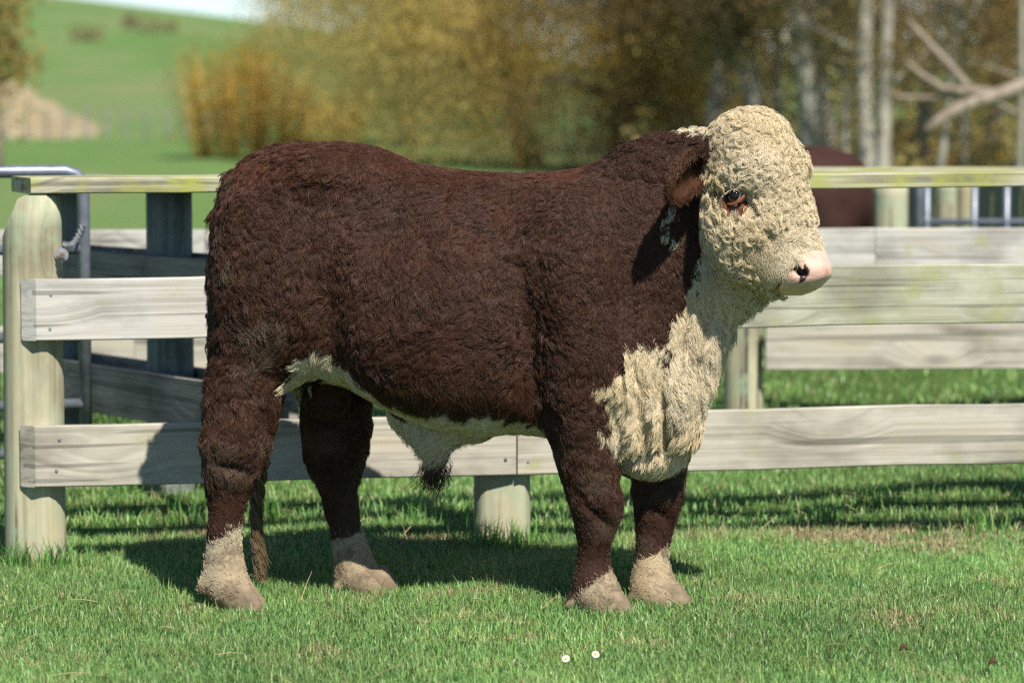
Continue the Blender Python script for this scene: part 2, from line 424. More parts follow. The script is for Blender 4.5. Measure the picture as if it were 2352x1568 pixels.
gl = pipe_gate('pipe_gate', W(192, 500, 12.05).x, -4.6, 12.05, 11.2, W(100, 393, 12.05).z, (0.91, 0.60, 0.36, 0.19), (0.10,), 0.0225,
               'galvanised steel pipe gate behind the left end post')
# gate chain from the gate to the end post
def chain():
    a = W(190, 515, 12.03); c = W(146, 562, 11.35)
    g = empty('gate_chain', a); tag(g, 'short slack chain tying the pipe gate to the left post', 'chain')
    n = 20
    for i in range(n):
        s = (i + 0.5) / n; p = a.lerp(c, s) + Vector((0, 0, -0.03 * math.sin(math.pi * s))); d = (c - a).normalized()
        u = Vector((0, 0, 1)) if i % 2 else d.cross(Vector((0, 0, 1))).normalized()
        pts = [p + d * 0.019 * math.cos(t) + u * 0.010 * math.sin(t) for t in np.linspace(0, 2 * math.pi, 11)]
        V, F = tube(pts, 0.0028, 5, False); o = new_mesh('link', V, F, M['nail'], g, True); o.matrix_parent_inverse = parent_inv(g)
chain()
def stock_yard():
    p = W(2046, 500, 17.3); o = post('gate_post', p.x, 17.3, 0.086, 0.96, M['post'], seed=11); tag(o, 'pale green round post beside the dark brown cow', 'post')
    p = W(2172, 500, 18.2); o = post('yard_post', p.x, 18.2, 0.06, 0.94, M['post'], seed=12); tag(o, 'left one of two narrow posts behind the right hand pipe gate', 'post', 'narrow yard posts')
    p = W(2218, 500, 18.5); o = post('yard_post', p.x, 18.5, 0.05, 0.93, M['post'], seed=13); tag(o, 'right one of two narrow posts behind the right hand pipe gate', 'post', 'narrow yard posts')
    pipe_gate('pipe_gate', W(2112, 500, 17.6).x, W(2112, 500, 17.6).x + 2.6, 17.6, 17.8, 0.95, (0.72, 0.5, 0.25), (0.015, 0.11, 0.175, 0.45, 0.7), 0.022,
              'blue grey pipe gate beyond the far fence at right')
    # added dark slats painted as the shade of the wood behind the gate
    g = empty('painted_shade_panel', (W(2200, 500, 19.2).x, 19.2, 0)); tag(g, 'dark green panel added in place of shade behind the right hand pipe gate', 'panel')
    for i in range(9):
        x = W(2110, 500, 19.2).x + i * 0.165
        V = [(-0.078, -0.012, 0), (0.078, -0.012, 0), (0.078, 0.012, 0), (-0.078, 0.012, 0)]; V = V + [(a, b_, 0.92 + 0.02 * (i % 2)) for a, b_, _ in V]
        bo = new_mesh('board', V, [[0, 1, 5, 4], [1, 2, 6, 5], [2, 3, 7, 6], [3, 0, 4, 7], [4, 5, 6, 7]], M['painted_shade'], g)
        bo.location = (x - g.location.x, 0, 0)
m, n, l, b = mat('dark_green_shade', 0.7, 0.2); tc = n.new('ShaderNodeTexCoord'); f = noise(n, l, tc.outputs['Object'], 6, 4)
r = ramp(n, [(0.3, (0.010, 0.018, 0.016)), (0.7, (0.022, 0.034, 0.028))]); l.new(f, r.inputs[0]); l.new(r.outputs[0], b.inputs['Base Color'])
M['painted_shade'] = m  # green-black colour stands in for the shade of the wood
stock_yard()
# ------------------------------------------------------------------ bull: one implicit body, meshed, then a coat of hair
class Field:
    def __init__(s, lo, hi, h):
        s.lo = np.array(lo); s.h = h
        s.ax = [np.arange(lo[i], hi[i], h, dtype=np.float32) for i in range(3)]
        s.F = np.full([len(a) for a in s.ax], 1.0, np.float32)
    def sub(s, lo, hi, pad):
        sl = []
        for i in range(3):
            a = int(max(0, math.floor((lo[i] - pad - s.lo[i]) / s.h))); c = int(min(len(s.ax[i]), math.ceil((hi[i] + pad - s.lo[i]) / s.h) + 1))
            if c <= a: return None
            sl.append(slice(a, c))
        sl = tuple(sl)
        return sl, s.ax[0][sl[0]][:, None, None], s.ax[1][sl[1]][None, :, None], s.ax[2][sl[2]][None, None, :]
    def put(s, lo, hi, fn, k, carve=False):
        q = s.sub(lo, hi, 0.11)
        if q is None: return
        sl, X, Y, Z = q; d = fn(X, Y, Z).astype(np.float32); f = s.F[sl]
        if carve:
            d = -d; hh = np.clip(k - np.abs(f - d), 0, None) / k; s.F[sl] = np.maximum(f, d) + hh * hh * k * 0.25
        else:
            hh = np.clip(k - np.abs(f - d), 0, None) / k; s.F[sl] = np.minimum(f, d) - hh * hh * k * 0.25
    def ell(s, c, r, k=0.05, axes=None, carve=False):
        c = Vector(c); A = axes or (Vector((1, 0, 0)), Vector((0, 1, 0)), Vector((0, 0, 1))); R = max(r)
        def fn(X, Y, Z):
            dx, dy, dz = X - c.x, Y - c.y, Z - c.z
            u = [(dx * a.x + dy * a.y + dz * a.z) for a in A]
            k0 = np.sqrt((u[0] / r[0]) ** 2 + (u[1] / r[1]) ** 2 + (u[2] / r[2]) ** 2)
            k1 = np.sqrt((u[0] / r[0] ** 2) ** 2 + (u[1] / r[1] ** 2) ** 2 + (u[2] / r[2] ** 2) ** 2) + 1e-6
            return k0 * (k0 - 1) / k1
        s.put([c.x - R, c.y - R, c.z - R], [c.x + R, c.y + R, c.z + R], fn, k, carve)
    def cone(s, a, ra, b_, rb, k=0.04, sy=1.0):
        """tapered capsule; sy widens it across the view"""
        a = Vector(a); b_ = Vector(b_); R = max(ra, rb) * max(1, sy)
        lo = [min(a[i], b_[i]) - R for i in range(3)]; hi = [max(a[i], b_[i]) + R for i in range(3)]
        d = b_ - a; dd = d.x * d.x + d.y * d.y / sy ** 2 + d.z * d.z
        def fn(X, Y, Z):
            px, py, pz = X - a.x, (Y - a.y) / sy, Z - a.z
            t = np.clip((px * d.x + py * d.y / sy + pz * d.z) / dd, 0, 1)
            return np.sqrt((px - d.x * t) ** 2 + (py - d.y / sy * t) ** 2 + (pz - d.z * t) ** 2) - (ra + (rb - ra) * t)
        s.put(lo, hi, fn, k)
    def chain(s, pts, k=0.03, sy=1.0):
        for (a, ra), (b_, rb) in zip(pts[:-1], pts[1:]): s.cone(a, ra, b_, rb, k, sy)
    def mesh(s):
        F = s.F; sg = F < 0; n = np.array(F.shape) - 1
        cnt = np.zeros(n, np.uint8)
        offs = [(i, j, k) for i in (0, 1) for j in (0, 1) for k in (0, 1)]
        for i, j, k in offs: cnt += sg[i:i + n[0], j:j + n[1], k:k + n[2]]
        act = np.argwhere((cnt > 0) & (cnt < 8)); idx = np.full(n, -1, np.int32); idx[tuple(act.T)] = np.arange(len(act))
        cv = np.stack([F[act[:, 0] + i, act[:, 1] + j, act[:, 2] + k] for i, j, k in offs], 1)
        P = np.zeros((len(act), 3)); C = np.zeros(len(act)); O = np.array(offs, float)
        for a in range(8):
            for c in range(a + 1, 8):
                if np.abs(O[a] - O[c]).sum() != 1: continue
                m_ = (cv[:, a] < 0) != (cv[:, c] < 0); t = cv[:, a] / (cv[:, a] - cv[:, c] + 1e-12)
                p = O[a] + t[:, None] * (O[c] - O[a]); P[m_] += p[m_]; C[m_] += 1
        V = (act + P / C[:, None]) * s.h + s.lo
        Q = []
        for ax in range(3):
            sl0 = [slice(1, -1)] * 3; sl1 = [slice(1, -1)] * 3
            sl0[ax] = slice(0, -1); sl1[ax] = slice(1, None)
            a = sg[tuple(sl0)]; c = sg[tuple(sl1)]
            e = np.argwhere(a != c); e0 = e.copy(); o = [0, 1, 2]; o.remove(ax)
            for q in o: e0[:, q] += 1
            flip = a[tuple(e.T)]
            def cell(d1, d2):
                g = e0.copy(); g[:, o[0]] -= d1; g[:, o[1]] -= d2; return idx[tuple(g.T)]
            q = np.stack([cell(1, 1), cell(0, 1), cell(0, 0), cell(1, 0)], 1)
            if ax == 1: flip = ~flip
            q[~flip] = q[~flip][:, ::-1]; Q.append(q)
        Q = np.concatenate(Q); Q = Q[(Q >= 0).all(1)]
        return V, Q

def interp(xs, ys):
    """smooth monotone-ish interpolation: linear on a dense, blurred table"""
    xs = np.asarray(xs, float); ys = np.asarray(ys, float); g = np.linspace(xs[0], xs[-1], 400); v = np.interp(g, xs, ys)
    kern = np.hanning(15); kern /= kern.sum(); vp = np.pad(v, 7, mode='edge'); v = np.convolve(vp, kern, 'valid')
    return lambda x: np.interp(x, g, v)

BD = 10.02                                        # distance of the bull's mid line
def yc_of(px): return np.interp(px, [470, 900, 1300, 1500, 1620, 1700], [10.13, 10.06, 9.98, 9.93, 9.87, 9.84])
HP = rad(30); hh_ = Vector((math.cos(HP), -math.sin(HP), 0)); tl = rad(66)
HA = hh_ * math.cos(tl) + Vector((0, 0, -math.sin(tl)))                        # poll to nose
HN = hh_ * math.sin(tl) + Vector((0, 0, math.cos(tl)))                         # out of the forehead
HL = Vector((-math.sin(HP), -math.cos(HP), -0.05)).normalized()                # to the bull's right, towards the camera
HN = HA.cross(HL); HN = HN if HN.dot(hh_) > 0 else -HN; HN.normalize()
H0 = W(1714, 305, 9.72)
def hp(t, nn, ll): return H0 + HA * t + HN * nn + HL * ll

def build_bull_field(h):
    f = Field((-1.0, 9.25, -0.03), (1.05, 10.50, 1.50), h)
    pm = PXM(BD)
    # trunk and neck: cross-sections along the body
    px = [486, 491, 500, 513, 535, 572, 610, 660, 720, 800, 900, 1000, 1100, 1200, 1300, 1400, 1460, 1500, 1540, 1580, 1610, 1640, 1665, 1690]
    top = [640, 560, 480, 430, 388, 352, 334, 327, 332, 340, 359, 374, 388, 392, 382, 362, 336, 316, 303, 298, 300, 330, 400, 480]
    bot = [760, 860, 900, 905, 900, 880, 870, 865, 860, 880, 935, 975, 990, 985, 1000, 1040, 1070, 1075, 1060, 1020, 965, 865, 790, 735]
    wid = [0.05, 0.11, 0.155, 0.19, 0.225, 0.25, 0.265, 0.275, 0.285, 0.305, 0.325, 0.335, 0.335, 0.325, 0.31, 0.275, 0.235, 0.205, 0.18, 0.16, 0.15, 0.135, 0.12, 0.09]
    X = np.array([W(p, 784, yc_of(p)).x for p in px])
    zt = interp(X, [W(p, t, yc_of(p)).z for p, t in zip(px, top)]); zb = interp(X, [W(p, t, yc_of(p)).z for p, t in zip(px, bot)])
    hw = interp(X, wid); yc = interp(X, [float(yc_of(p)) for p in px])
    def loft(x, y, z):
        t, b_ = zt(x[:, 0, 0])[:, None, None] - 0.012, zb(x[:, 0, 0])[:, None, None]; c = (t + b_) / 2; hz = np.maximum((t - b_) / 2, 0.02)
        r = (z - c) / hz
        hy = hw(x[:, 0, 0])[:, None, None] * (1 - 0.16 * np.clip(r, -1.2, 1.2) - 0.07 * np.clip(r, -1.2, 1.2) ** 2 * np.sign(r)); yy = (y - yc(x[:, 0, 0])[:, None, None]) / hy
        v = ((np.abs(r) ** 2.35 + np.abs(yy) ** 2.35) ** (1 / 2.35) - 1) * np.minimum(hz, hy)
        out = (x < X[0]) | (x > X[-1])
        return np.where(out, np.maximum(v, 0) + np.maximum(X[0] - x, x - X[-1]) + 0.01, v)
    f.put((X[0], 9.6, 0.1), (X[-1], 10.5, 1.45), loft, 0.02)
    E = lambda px_, py_, dy, rx, ry, rz, k=0.06: f.ell(W(px_, py_, float(yc_of(px_)) + dy), (rx, ry, rz), k)
    # haunches, stifles, shoulders, hip bones
    E(602, 640, -0.13, 0.148, 0.14, 0.29); E(602, 640, 0.13, 0.148, 0.14, 0.29)
    E(640, 760, -0.15, 0.12, 0.10, 0.16); E(690, 760, 0.13, 0.12, 0.10, 0.16)
    E(780, 400, -0.12, 0.16, 0.11, 0.07, 0.1); E(1330, 640, -0.20, 0.17, 0.11, 0.26, 0.08); E(1330, 640, 0.18, 0.17, 0.11, 0.26, 0.08)
    E(1385, 800, -0.18, 0.14, 0.11, 0.14, 0.08); E(1310, 850, -0.17, 0.11, 0.10, 0.13, 0.06)
    E(1480, 560, -0.05, 0.20, 0.13, 0.26, 0.08)                                    # thick neck
    E(1040, 760, -0.22, 0.30, 0.11, 0.22, 0.1)                                     # rib cage
    # legs: (px, py, distance), half width in px
    def leg(pts, sy=1.0, k=0.045):
        f.chain([(W(a, b_, Y), r * pm) for a, b_, Y, r in pts], k, sy)
    leg([(572, 800, 9.97, 88), (560, 900, 9.95, 80), (550, 970, 9.93, 72), (540, 1030, 9.92, 68), (530, 1085, 9.915, 49), (521, 1150, 9.91, 36), (516, 1220, 9.90, 31), (514, 1280, 9.90, 34), (517, 1330, 9.89, 44)], 0.95)
    leg([(512, 1020, 9.93, 36), (494, 1012, 9.94, 26)], 1, 0.03)                    # point of the hock
    leg([(517, 1332, 9.89, 43), (534, 1362, 9.86, 36), (542, 1376, 9.855, 33)], 1.05)
    leg([(755, 800, 10.24, 84), (772, 900, 10.24, 76), (772, 980, 10.24, 72), (770, 1040, 10.24, 62), (774, 1100, 10.23, 42), (785, 1170, 10.22, 33), (800, 1240, 10.20, 31), (813, 1295, 10.18, 36), (820, 1322, 10.17, 43)], 0.95)
    leg([(820, 1324, 10.17, 42), (844, 1344, 10.14, 33), (862, 1354, 10.13, 27)], 1.05)
    leg([(1320, 800, 9.79, 96), (1322, 900, 9.78, 84), (1338, 980, 9.77, 70), (1350, 1060, 9.765, 57), (1361, 1120, 9.76, 47), (1372, 1172, 9.755, 50), (1367, 1225, 9.75, 32), (1362, 1282, 9.75, 25), (1363, 1330, 9.745, 35), (1368, 1358, 9.74, 43)], 1.0)
    leg([(1368, 1360, 9.74, 44), (1380, 1386, 9.72, 40), (1388, 1400, 9.715, 36)], 1.05)
    leg([(1492, 930, 9.98, 76), (1510, 1020, 9.97, 62), (1514, 1090, 9.96, 48), (1511, 1148, 9.95, 49), (1505, 1200, 9.94, 36), (1500, 1245, 9.93, 28), (1497, 1282, 9.92, 26), (1497, 1330, 9.90, 37), (1503, 1358, 9.88, 45)], 1.0)
    leg([(1503, 1360, 9.88, 45), (1516, 1382, 9.85, 40), (1525, 1396, 9.845, 36)], 1.05)
    # dew claws
    for a, b_, Y, a2, b2 in ((488, 1325, 9.87, 470, 1343), (798, 1325, 10.15, 780, 1345), (1336, 1370, 9.73, 1311, 1386), (1470, 1358, 9.87, 1454, 1376)):
        leg([(a, b_, Y, 18), (a2 - 4, b2 + 2, Y - 0.01, 13)], 1, 0.015)
    # brisket lobes and dewlap
    E(1490, 1035, -0.05, 0.115, 0.11, 0.075, 0.04); E(1462, 965, -0.08, 0.09, 0.11, 0.12, 0.05)
    E(1572, 950, -0.07, 0.048, 0.075, 0.11, 0.03); E(1545, 880, -0.09, 0.08, 0.10, 0.13, 0.05); E(1610, 780, -0.05, 0.06, 0.08, 0.13, 0.05)
    # sheath, scrotum, flank fold, white groin
    leg([(925, 950, 9.99, 30), (972, 985, 9.98, 29), (998, 1022, 9.97, 22), (1000, 1050, 9.97, 18)], 1.1, 0.045)
    leg([(1100, 975, 9.97, 24), (1010, 1000, 9.97, 22)], 1.2, 0.05)
    leg([(760, 850, 10.08, 52), (752, 905, 10.08, 50)], 1.1, 0.02)
    # tail
    leg([(535, 420, 10.13, 22), (512, 500, 10.16, 22), (504, 640, 10.20, 22), (512, 800, 10.28, 20), (560, 1000, 10.32, 16), (588, 1090, 10.33, 14)], 1, 0.02)
    # head: cross-sections along the face
    ts = [-0.045, -0.038, -0.02, 0.01, 0.06, 0.12, 0.18, 0.24, 0.29, 0.345, 0.40, 0.44, 0.468, 0.485]
    hn = [0.02, 0.05, 0.070, 0.086, 0.104, 0.116, 0.120, 0.115, 0.103, 0.092, 0.086, 0.080, 0.066, 0.03]
    hl = [0.02, 0.06, 0.09, 0.112, 0.132, 0.142, 0.145, 0.136, 0.116, 0.096, 0.088, 0.086, 0.07, 0.03]
    cn = [-0.012, -0.012, -0.012, -0.014, -0.022, -0.036, -0.050, -0.060, -0.060, -0.044, -0.018, -0.004, -0.002, -0.004]
    fn_, fl_, fc_ = interp(ts, hn), interp(ts, hl), interp(ts, cn)
    def head(x, y, z):
        dx, dy, dz = x - H0.x, y - H0.y, z - H0.z
        t = dx * HA.x + dy * HA.y + dz * HA.z; nn = dx * HN.x + dy * HN.y + dz * HN.z; ll = dx * HL.x + dy * HL.y + dz * HL.z
        a, c, o = fn_(t), fl_(t), fc_(t); p = 2.4
        v = ((np.abs((nn - o) / a) ** p + np.abs(ll / c) ** p) ** (1 / p) - 1) * np.minimum(a, c)
        return np.where((t < ts[0]) | (t > ts[-1]), np.maximum(v, 0) + np.maximum(ts[0] - t, t - ts[-1]) + 0.004, v)
    f.put((H0.x - 0.2, H0.y - 0.4, H0.z - 0.6), (H0.x + 0.45, H0.y + 0.25, H0.z + 0.2), head, 0.07)
    ax = (HA, HN, HL)
    f.ell(hp(0.28, -0.075, 0.088), (0.125, 0.105, 0.062), 0.06, ax); f.ell(hp(0.28, -0.075, -0.088), (0.125, 0.105, 0.062), 0.06, ax); f.ell(hp(0.345, -0.03, 0.05), (0.075, 0.075, 0.055), 0.05, ax); f.ell(hp(0.345, -0.03, -0.05), (0.075, 0.075, 0.055), 0.05, ax)   # cheeks
    f.ell(hp(0.12, 0.02, 0.10), (0.045, 0.055, 0.040), 0.05, ax); f.ell(hp(0.12, 0.02, -0.10), (0.045, 0.055, 0.040), 0.05, ax)        # brows
    f.ell(hp(0.025, -0.005, 0.0), (0.065, 0.078, 0.115), 0.05, ax)                                                                     # curly poll
    f.ell(hp(0.420, -0.016, 0.0), (0.058, 0.078, 0.088), 0.03, ax)                                                                  # muzzle pad
    f.ell(hp(0.400, -0.024, 0.062), (0.058, 0.070, 0.046), 0.025, ax); f.ell(hp(0.400, -0.024, -0.062), (0.058, 0.070, 0.046), 0.025, ax)
    f.cone(hp(0.30, -0.13, 0.0), 0.075, hp(0.425, -0.08, 0.0), 0.040, 0.02, 1.2)                                                  # lower jaw and chin
    E(1690, 650, -0.05, 0.10, 0.10, 0.09, 0.06); f.cone(W(1660, 610, 9.80), 0.10, hp(0.33, -0.12, 0), 0.065, 0.06)                    # throat
    # mouth line, nostril, eye socket
    for sgn in (1, -1):
        f.ell(hp(0.446, -0.056, 0.06 * sgn), (0.006, 0.05, 0.05), 0.012, ((HA * 0.93 + HN * 0.36).normalized(), (HN * 0.93 - HA * 0.36).normalized(), HL), True)
        f.ell(hp(0.205, 0.045, 0.150 * sgn), (0.030, 0.036, 0.028), 0.03, ax, True)
    # ears: drooping cups held out to the side
    for sgn, tilt in ((1, -0.42), (-1, 0.22)):
        L_ = (HL * sgn + HA * (-tilt if sgn > 0 else -tilt)).normalized()
        L_ = (HL * sgn * 0.9 + Vector((0, 0, -0.42 if sgn > 0 else 0.20)) - HN * 0.22).normalized()
        Wd = (HA * 0.75 - HN * 0.5); Wd = (Wd - L_ * Wd.dot(L_)).normalized(); T_ = L_.cross(Wd).normalized()
        if T_.dot(HN) < 0: T_ = -T_
        base = hp(0.022, -0.085, 0.108 * sgn); c = base + L_ * 0.098
        f.ell(c, (0.112, 0.070, 0.028), 0.02, (L_, Wd, T_))
        f.ell(c + L_ * 0.010 + T_ * 0.026, (0.094, 0.054, 0.036), 0.010, (L_, Wd, T_), True)
        EAR.append((base, L_, Wd, T_))
    # folds: behind the shoulder, flank, above the elbow
    f.ell(W(1224, 835, 9.665), (0.022, 0.06, 0.17), 0.09, None, True)
    f.ell(W(745, 690, 9.745), (0.035, 0.07, 0.19), 0.09, None, True); f.ell(W(860, 500, 9.70), (0.11, 0.06, 0.07), 0.12, None, True); f.ell(W(1440, 640, 9.655), (0.022, 0.05, 0.16), 0.08, None, True)
    return f
EAR = []

# --- coat pattern: brown with a cream face, chest, belly and socks
BROWN = np.array([0.043, 0.0182, 0.0102]); CREAM = np.array([0.74, 0.63, 0.44]); PINK = np.array([0.72, 0.465, 0.37])
CHEST = [(1618, 300), (1630, 250), (1660, 180), (1860, 180), (1960, 380), (1960, 720), (1700, 760), (1660, 900), (1640, 1060), (1560, 1090), (1500, 1112), (1448, 1104),
         (1424, 1070), (1408, 1030), (1392, 968), (1380, 925), (1396, 915), (1412, 905), (1400, 885), (1383, 858), (1412, 850), (1438, 840), (1446, 790), (1470, 776), (1492, 790), (1504, 774),
         (1514, 806), (1530, 826), (1538, 800), (1546, 745), (1536, 704), (1556, 716), (1572, 690), (1582, 640), (1606, 655), (1606, 600), (1622, 520), (1622, 440), (1618, 360)]
BELLY = [(636, 960), (648, 905), (662, 880), (698, 826), (740, 790), (768, 816), (800, 850), (838, 888), (876, 945), (920, 965), (990, 978), (1060, 990), (1100, 992), (1190, 982), (1238, 980), (1255, 1030),
         (1200, 1040), (1100, 1060), (1040, 1120), (950, 1120), (900, 1000), (840, 950), (770, 890), (735, 868), (705, 885), (668, 935)]
EYE_PX, EYE_D = (1688, 449), 9.6
def side_uv(P, ref=9.86):
    return 1176 + P[:, 0] * FPX / ref, HORIZON + (CAM_H - P[:, 2]) * FPX / ref
def head_local(P):
    d = P - np.array(H0); return d @ np.array(HA), d @ np.array(HN), d @ np.array(HL)
def pattern(P, N, seed=3, fuzz=10):
    """colour mask (1 = cream), pink mask, region code for each point"""
    u, v = side_uv(P); n = len(P)
    ju = (vnoise(P, 42, seed) - 0.5) * 2.4 * fuzz; jv = (vnoise(P, 42, seed + 5) - 0.5) * 2.4 * fuzz
    uu, vv = u + ju, v + jv
    t, nn, ll = head_local(P)
    head = (t > -0.13) & (t < 0.53) & (np.abs(nn) < 0.21) & (u > 1598) & (v < 735)
    cream = in_poly(uu, vv, CHEST) & (P[:, 1] < 10.03 - 0.0 * u)
    far_leg = (v > 985) & (u > 1440) & (u < 1600) & (P[:, 1] > 9.86 + 0.0006 * np.clip(1080 - v, 0, 100))
    cream &= ~far_leg & ~((u > 1440) & (v > 1095))
    cream |= head & in_poly(uu, vv, CHEST)
    belly = in_poly(uu, vv, BELLY) | ((N[:, 2] < -0.72) & (u > 760) & (u < 1300) & (v > 900) & (v < 1075))
    belly &= ~((P[:, 1] > 10.05) & (u > 690) & (u < 862) & (v > 845)) & ~((u > 700) & (u < 812) & (v > 872) & (v < 975) & (P[:, 1] > 10.0))
    cream |= belly
    f = P[:, 1] > 9.83
    sock = ((u > 430) & (u < 620) & (vv > 1232 - (u - 512) * 0.62)) | ((u >= 700) & (u < 960) & (vv > 1262 - (u - 800) * 0.35)) | \
           ((u > 1290) & (u < 1450) & (vv > 1326 - (u - 1362) * 0.75) & (u < 1444)) | ((u > 1440) & (u < 1620) & (vv > 1285 - (u - 1500) * 0.3))
    cream |= sock & (v > 1150)
    cream |= in_poly(uu, vv, [(1546, 470), (1554, 474), (1540, 520), (1538, 548), (1530, 540), (1528, 515)])
    # ears stay brown
    ear = np.zeros(n, bool)
    for k, (b0, L_, Wd, T_) in enumerate(EAR):
        d = P - np.array(b0); a = d @ np.array(L_); w_ = d @ np.array(Wd); q = d @ np.array(T_)
        ear |= (a > 0.05) & (a < 0.24) & (np.abs(w_) < 0.095) & (np.abs(q) < 0.06) & (d @ np.array(HL) * (1 if k == 0 else -1) > 0.02)
    cream &= ~ear
    # cream fringe on the crest, dark patch round the eye
    crest = (v < 312) & (u > 1535) & (u < 1625) & (vnoise(P, 30, 9) > 0.42); cream |= crest & ~ear
    eu, ev = u - EYE_UV[0], v - EYE_UV[1]
    ep = in_poly(eu + ju * 0.3, ev + jv * 0.3, [(-36, -14), (-14, -30), (8, -26), (24, 0), (38, 34), (33, 58), (18, 70), (4, 44), (-4, 22), (-18, 42), (-30, 28)]) & head
    pink = head & (t > 0.395) & (nn > -0.045 - 0.0 * t) & (t > 0.435 - 0.55 * (nn - 0.02) * 0)
    pink = head & ((t + 0.12 * nn) > 0.398 + 0.9 * np.clip(np.abs(ll) - 0.080, 0, 1)) & (nn > -0.088)
    reg = np.zeros(n, int)                                                   # 0 body
    reg[cream & (v > 560)] = 2; reg[belly] = 5; reg[(v > 1130)] = 3; reg[head & cream] = 1; reg[head & (t + 0.35 * np.abs(ll) > 0.368) & (nn > -0.095)] = 4; reg[head & (reg == 1) & (t > 0.27) & (t + 0.2 * nn > 0.30) & (nn > -0.02)] = 8; reg[ear] = 6; reg[ep] = 4; reg[head & (np.hypot(eu - 4, ev - 14) < 50)] = 4
    reg[(v < 400) & (u > 1420) & (u < 1625) & (reg == 0)] = 7
    reg[(reg == 0) & (u > 1200) & (v > 930)] = 8; reg[(reg == 0) & (u < 900) & (v > 930)] = 8; reg[(reg == 0) & (v > 860) & (u > 860) & (u < 1230)] = 5
    reg[(reg == 2) & (v + (vnoise(P, 12, 13) - 0.5) * 60 > 1000)] = 9
    reg[(u > 1540) & (u < 1600) & (v > 660) & cream & (reg == 1)] = 2
    cf = cream.astype(float); cf[ep] = 0
    return cf, pink, ep, reg, u, v, head, t
def coat_colour(P, N):
    cf, pink, ep, reg, u, v, head, t = pattern(P, N)
    n = len(P); big = vnoise(P, 5, 21); med = vnoise(P, 22, 22)
    br = BROWN[None] * (0.55 + 0.80 * big + 0.35 * med + 0.35 * vnoise(P, 75, 23))[:, None]
    red = np.clip((v < 420).astype(float) * 0.9 + 0.3 * (med > 0.62), 0, 1) * (u < 1350); br = br * (1 + red[:, None] * np.array([0.38, 0.18, 0.06]))  # top of the back painted redder and lighter as sunlit, plus random red patches
    gr = np.clip(big - 0.5, 0, 1)[:, None] * 1.1; br = br * (1 - gr * 0.4) + np.array([0.040, 0.028, 0.023]) * gr * 0.4
    mud = ((v > 1000) & (vnoise(P, 14, 31) > 0.55)).astype(float) * 0.38 + ((u < 560) & (v > 400) & (v < 640) & (vnoise(P, 20, 33) > 0.58)) * 0.45
    mud += ((np.abs(u - 610) < 60) & (np.abs(v - 790) < 60) & (vnoise(P, 26, 35) > 0.5)) * 0.6
    br = br * (1 - mud[:, None]) + np.array([0.115, 0.082, 0.054]) * mud[:, None]
    cr = CREAM[None] * (0.82 + 0.30 * vnoise(P, 9, 41))[:, None]
    yel = np.clip(vnoise(P, 7, 43) - 0.35, 0, 1)[:, None]; cr = cr * (1 - yel * np.array([0.05, 0.16, 0.42]))
    sock = (v > 1150)[:, None]; dirt = np.clip(np.clip((v - 1190) / 170, 0, 1) * (0.35 + 0.95 * vnoise(P, 17, 45)), 0, 1)[:, None]
    cr = np.where(sock, cr * (1 - dirt) * 0.92 + np.array([0.37, 0.28, 0.175]) * dirt, cr)
    stain = ((v > 1180) & (vnoise(P, 34, 47) + 0.35 * vnoise(P, 90, 48) > 0.78))[:, None]; cr = np.where(stain, cr * 0.45 + np.array([0.09, 0.065, 0.042]), cr)
    c = br * (1 - cf[:, None]) + cr * cf[:, None]
    c[ep] = np.array([0.11, 0.040, 0.024]); c = np.where((ep & (vnoise(P, 60, 50) > 0.55))[:, None], np.array([0.30, 0.10, 0.035]), c)
    c[reg == 6] = c[reg == 6] * 1.35 + np.array([0.015, 0.005, 0.001])
    return c, cf, pink, ep, reg, u, v, head, t

def hair_object(name, P, R, C, parent, m):
    """P (n,k,3) strand points, R (n,k) radii, C (n,3) colours -> one hair Curves object"""
    n, k, _ = P.shape
    cu = bpy.data.hair_curves.new(name); cu.add_curves([k] * n)
    cu.attributes['position'].data.foreach_set('vector', P.astype(np.float32).ravel())
    ra = cu.attributes.get('radius') or cu.attributes.new('radius', 'FLOAT', 'POINT'); ra.data.foreach_set('value', R.astype(np.float32).ravel())
    a = cu.attributes.new('col', 'FLOAT_COLOR', 'CURVE'); C4 = np.ones((n, 4), np.float32); C4[:, :3] = C; a.data.foreach_set('color', C4.ravel())
    cu.materials.append(m)
    o = bpy.data.objects.new(name, cu); COL.objects.link(o); o.parent = parent
    if parent: o.matrix_parent_inverse = parent_inv(parent)
    return o

def sample_surface(V, Q, NV, n, weight):
    T = np.concatenate([Q[:, [0, 1, 2]], Q[:, [0, 2, 3]]]); a, b_, c = V[T[:, 0]], V[T[:, 1]], V[T[:, 2]]
    ar = np.linalg.norm(np.cross(b_ - a, c - a), axis=1) / 2 * weight((a + b_ + c) / 3, norm_rows(NV[T[:, 0]]))
    cdf = np.cumsum(ar); i = np.searchsorted(cdf, rng.random(n) * cdf[-1]); r1 = np.sqrt(rng.random(n))[:, None]; r2 = rng.random(n)[:, None]
    w0, w1, w2 = 1 - r1, r1 * (1 - r2), r1 * r2
    return a[i] * w0 + b_[i] * w1 + c[i] * w2, norm_rows(NV[T[i, 0]] * w0 + NV[T[i, 1]] * w1 + NV[T[i, 2]] * w2)

def vertex_normals(V, Q):
    d = np.cross(V[Q[:, 2]] - V[Q[:, 0]], V[Q[:, 3]] - V[Q[:, 1]]); NV = np.zeros_like(V)
    for k in range(4): np.add.at(NV, Q[:, k], d)
    return norm_rows(NV)

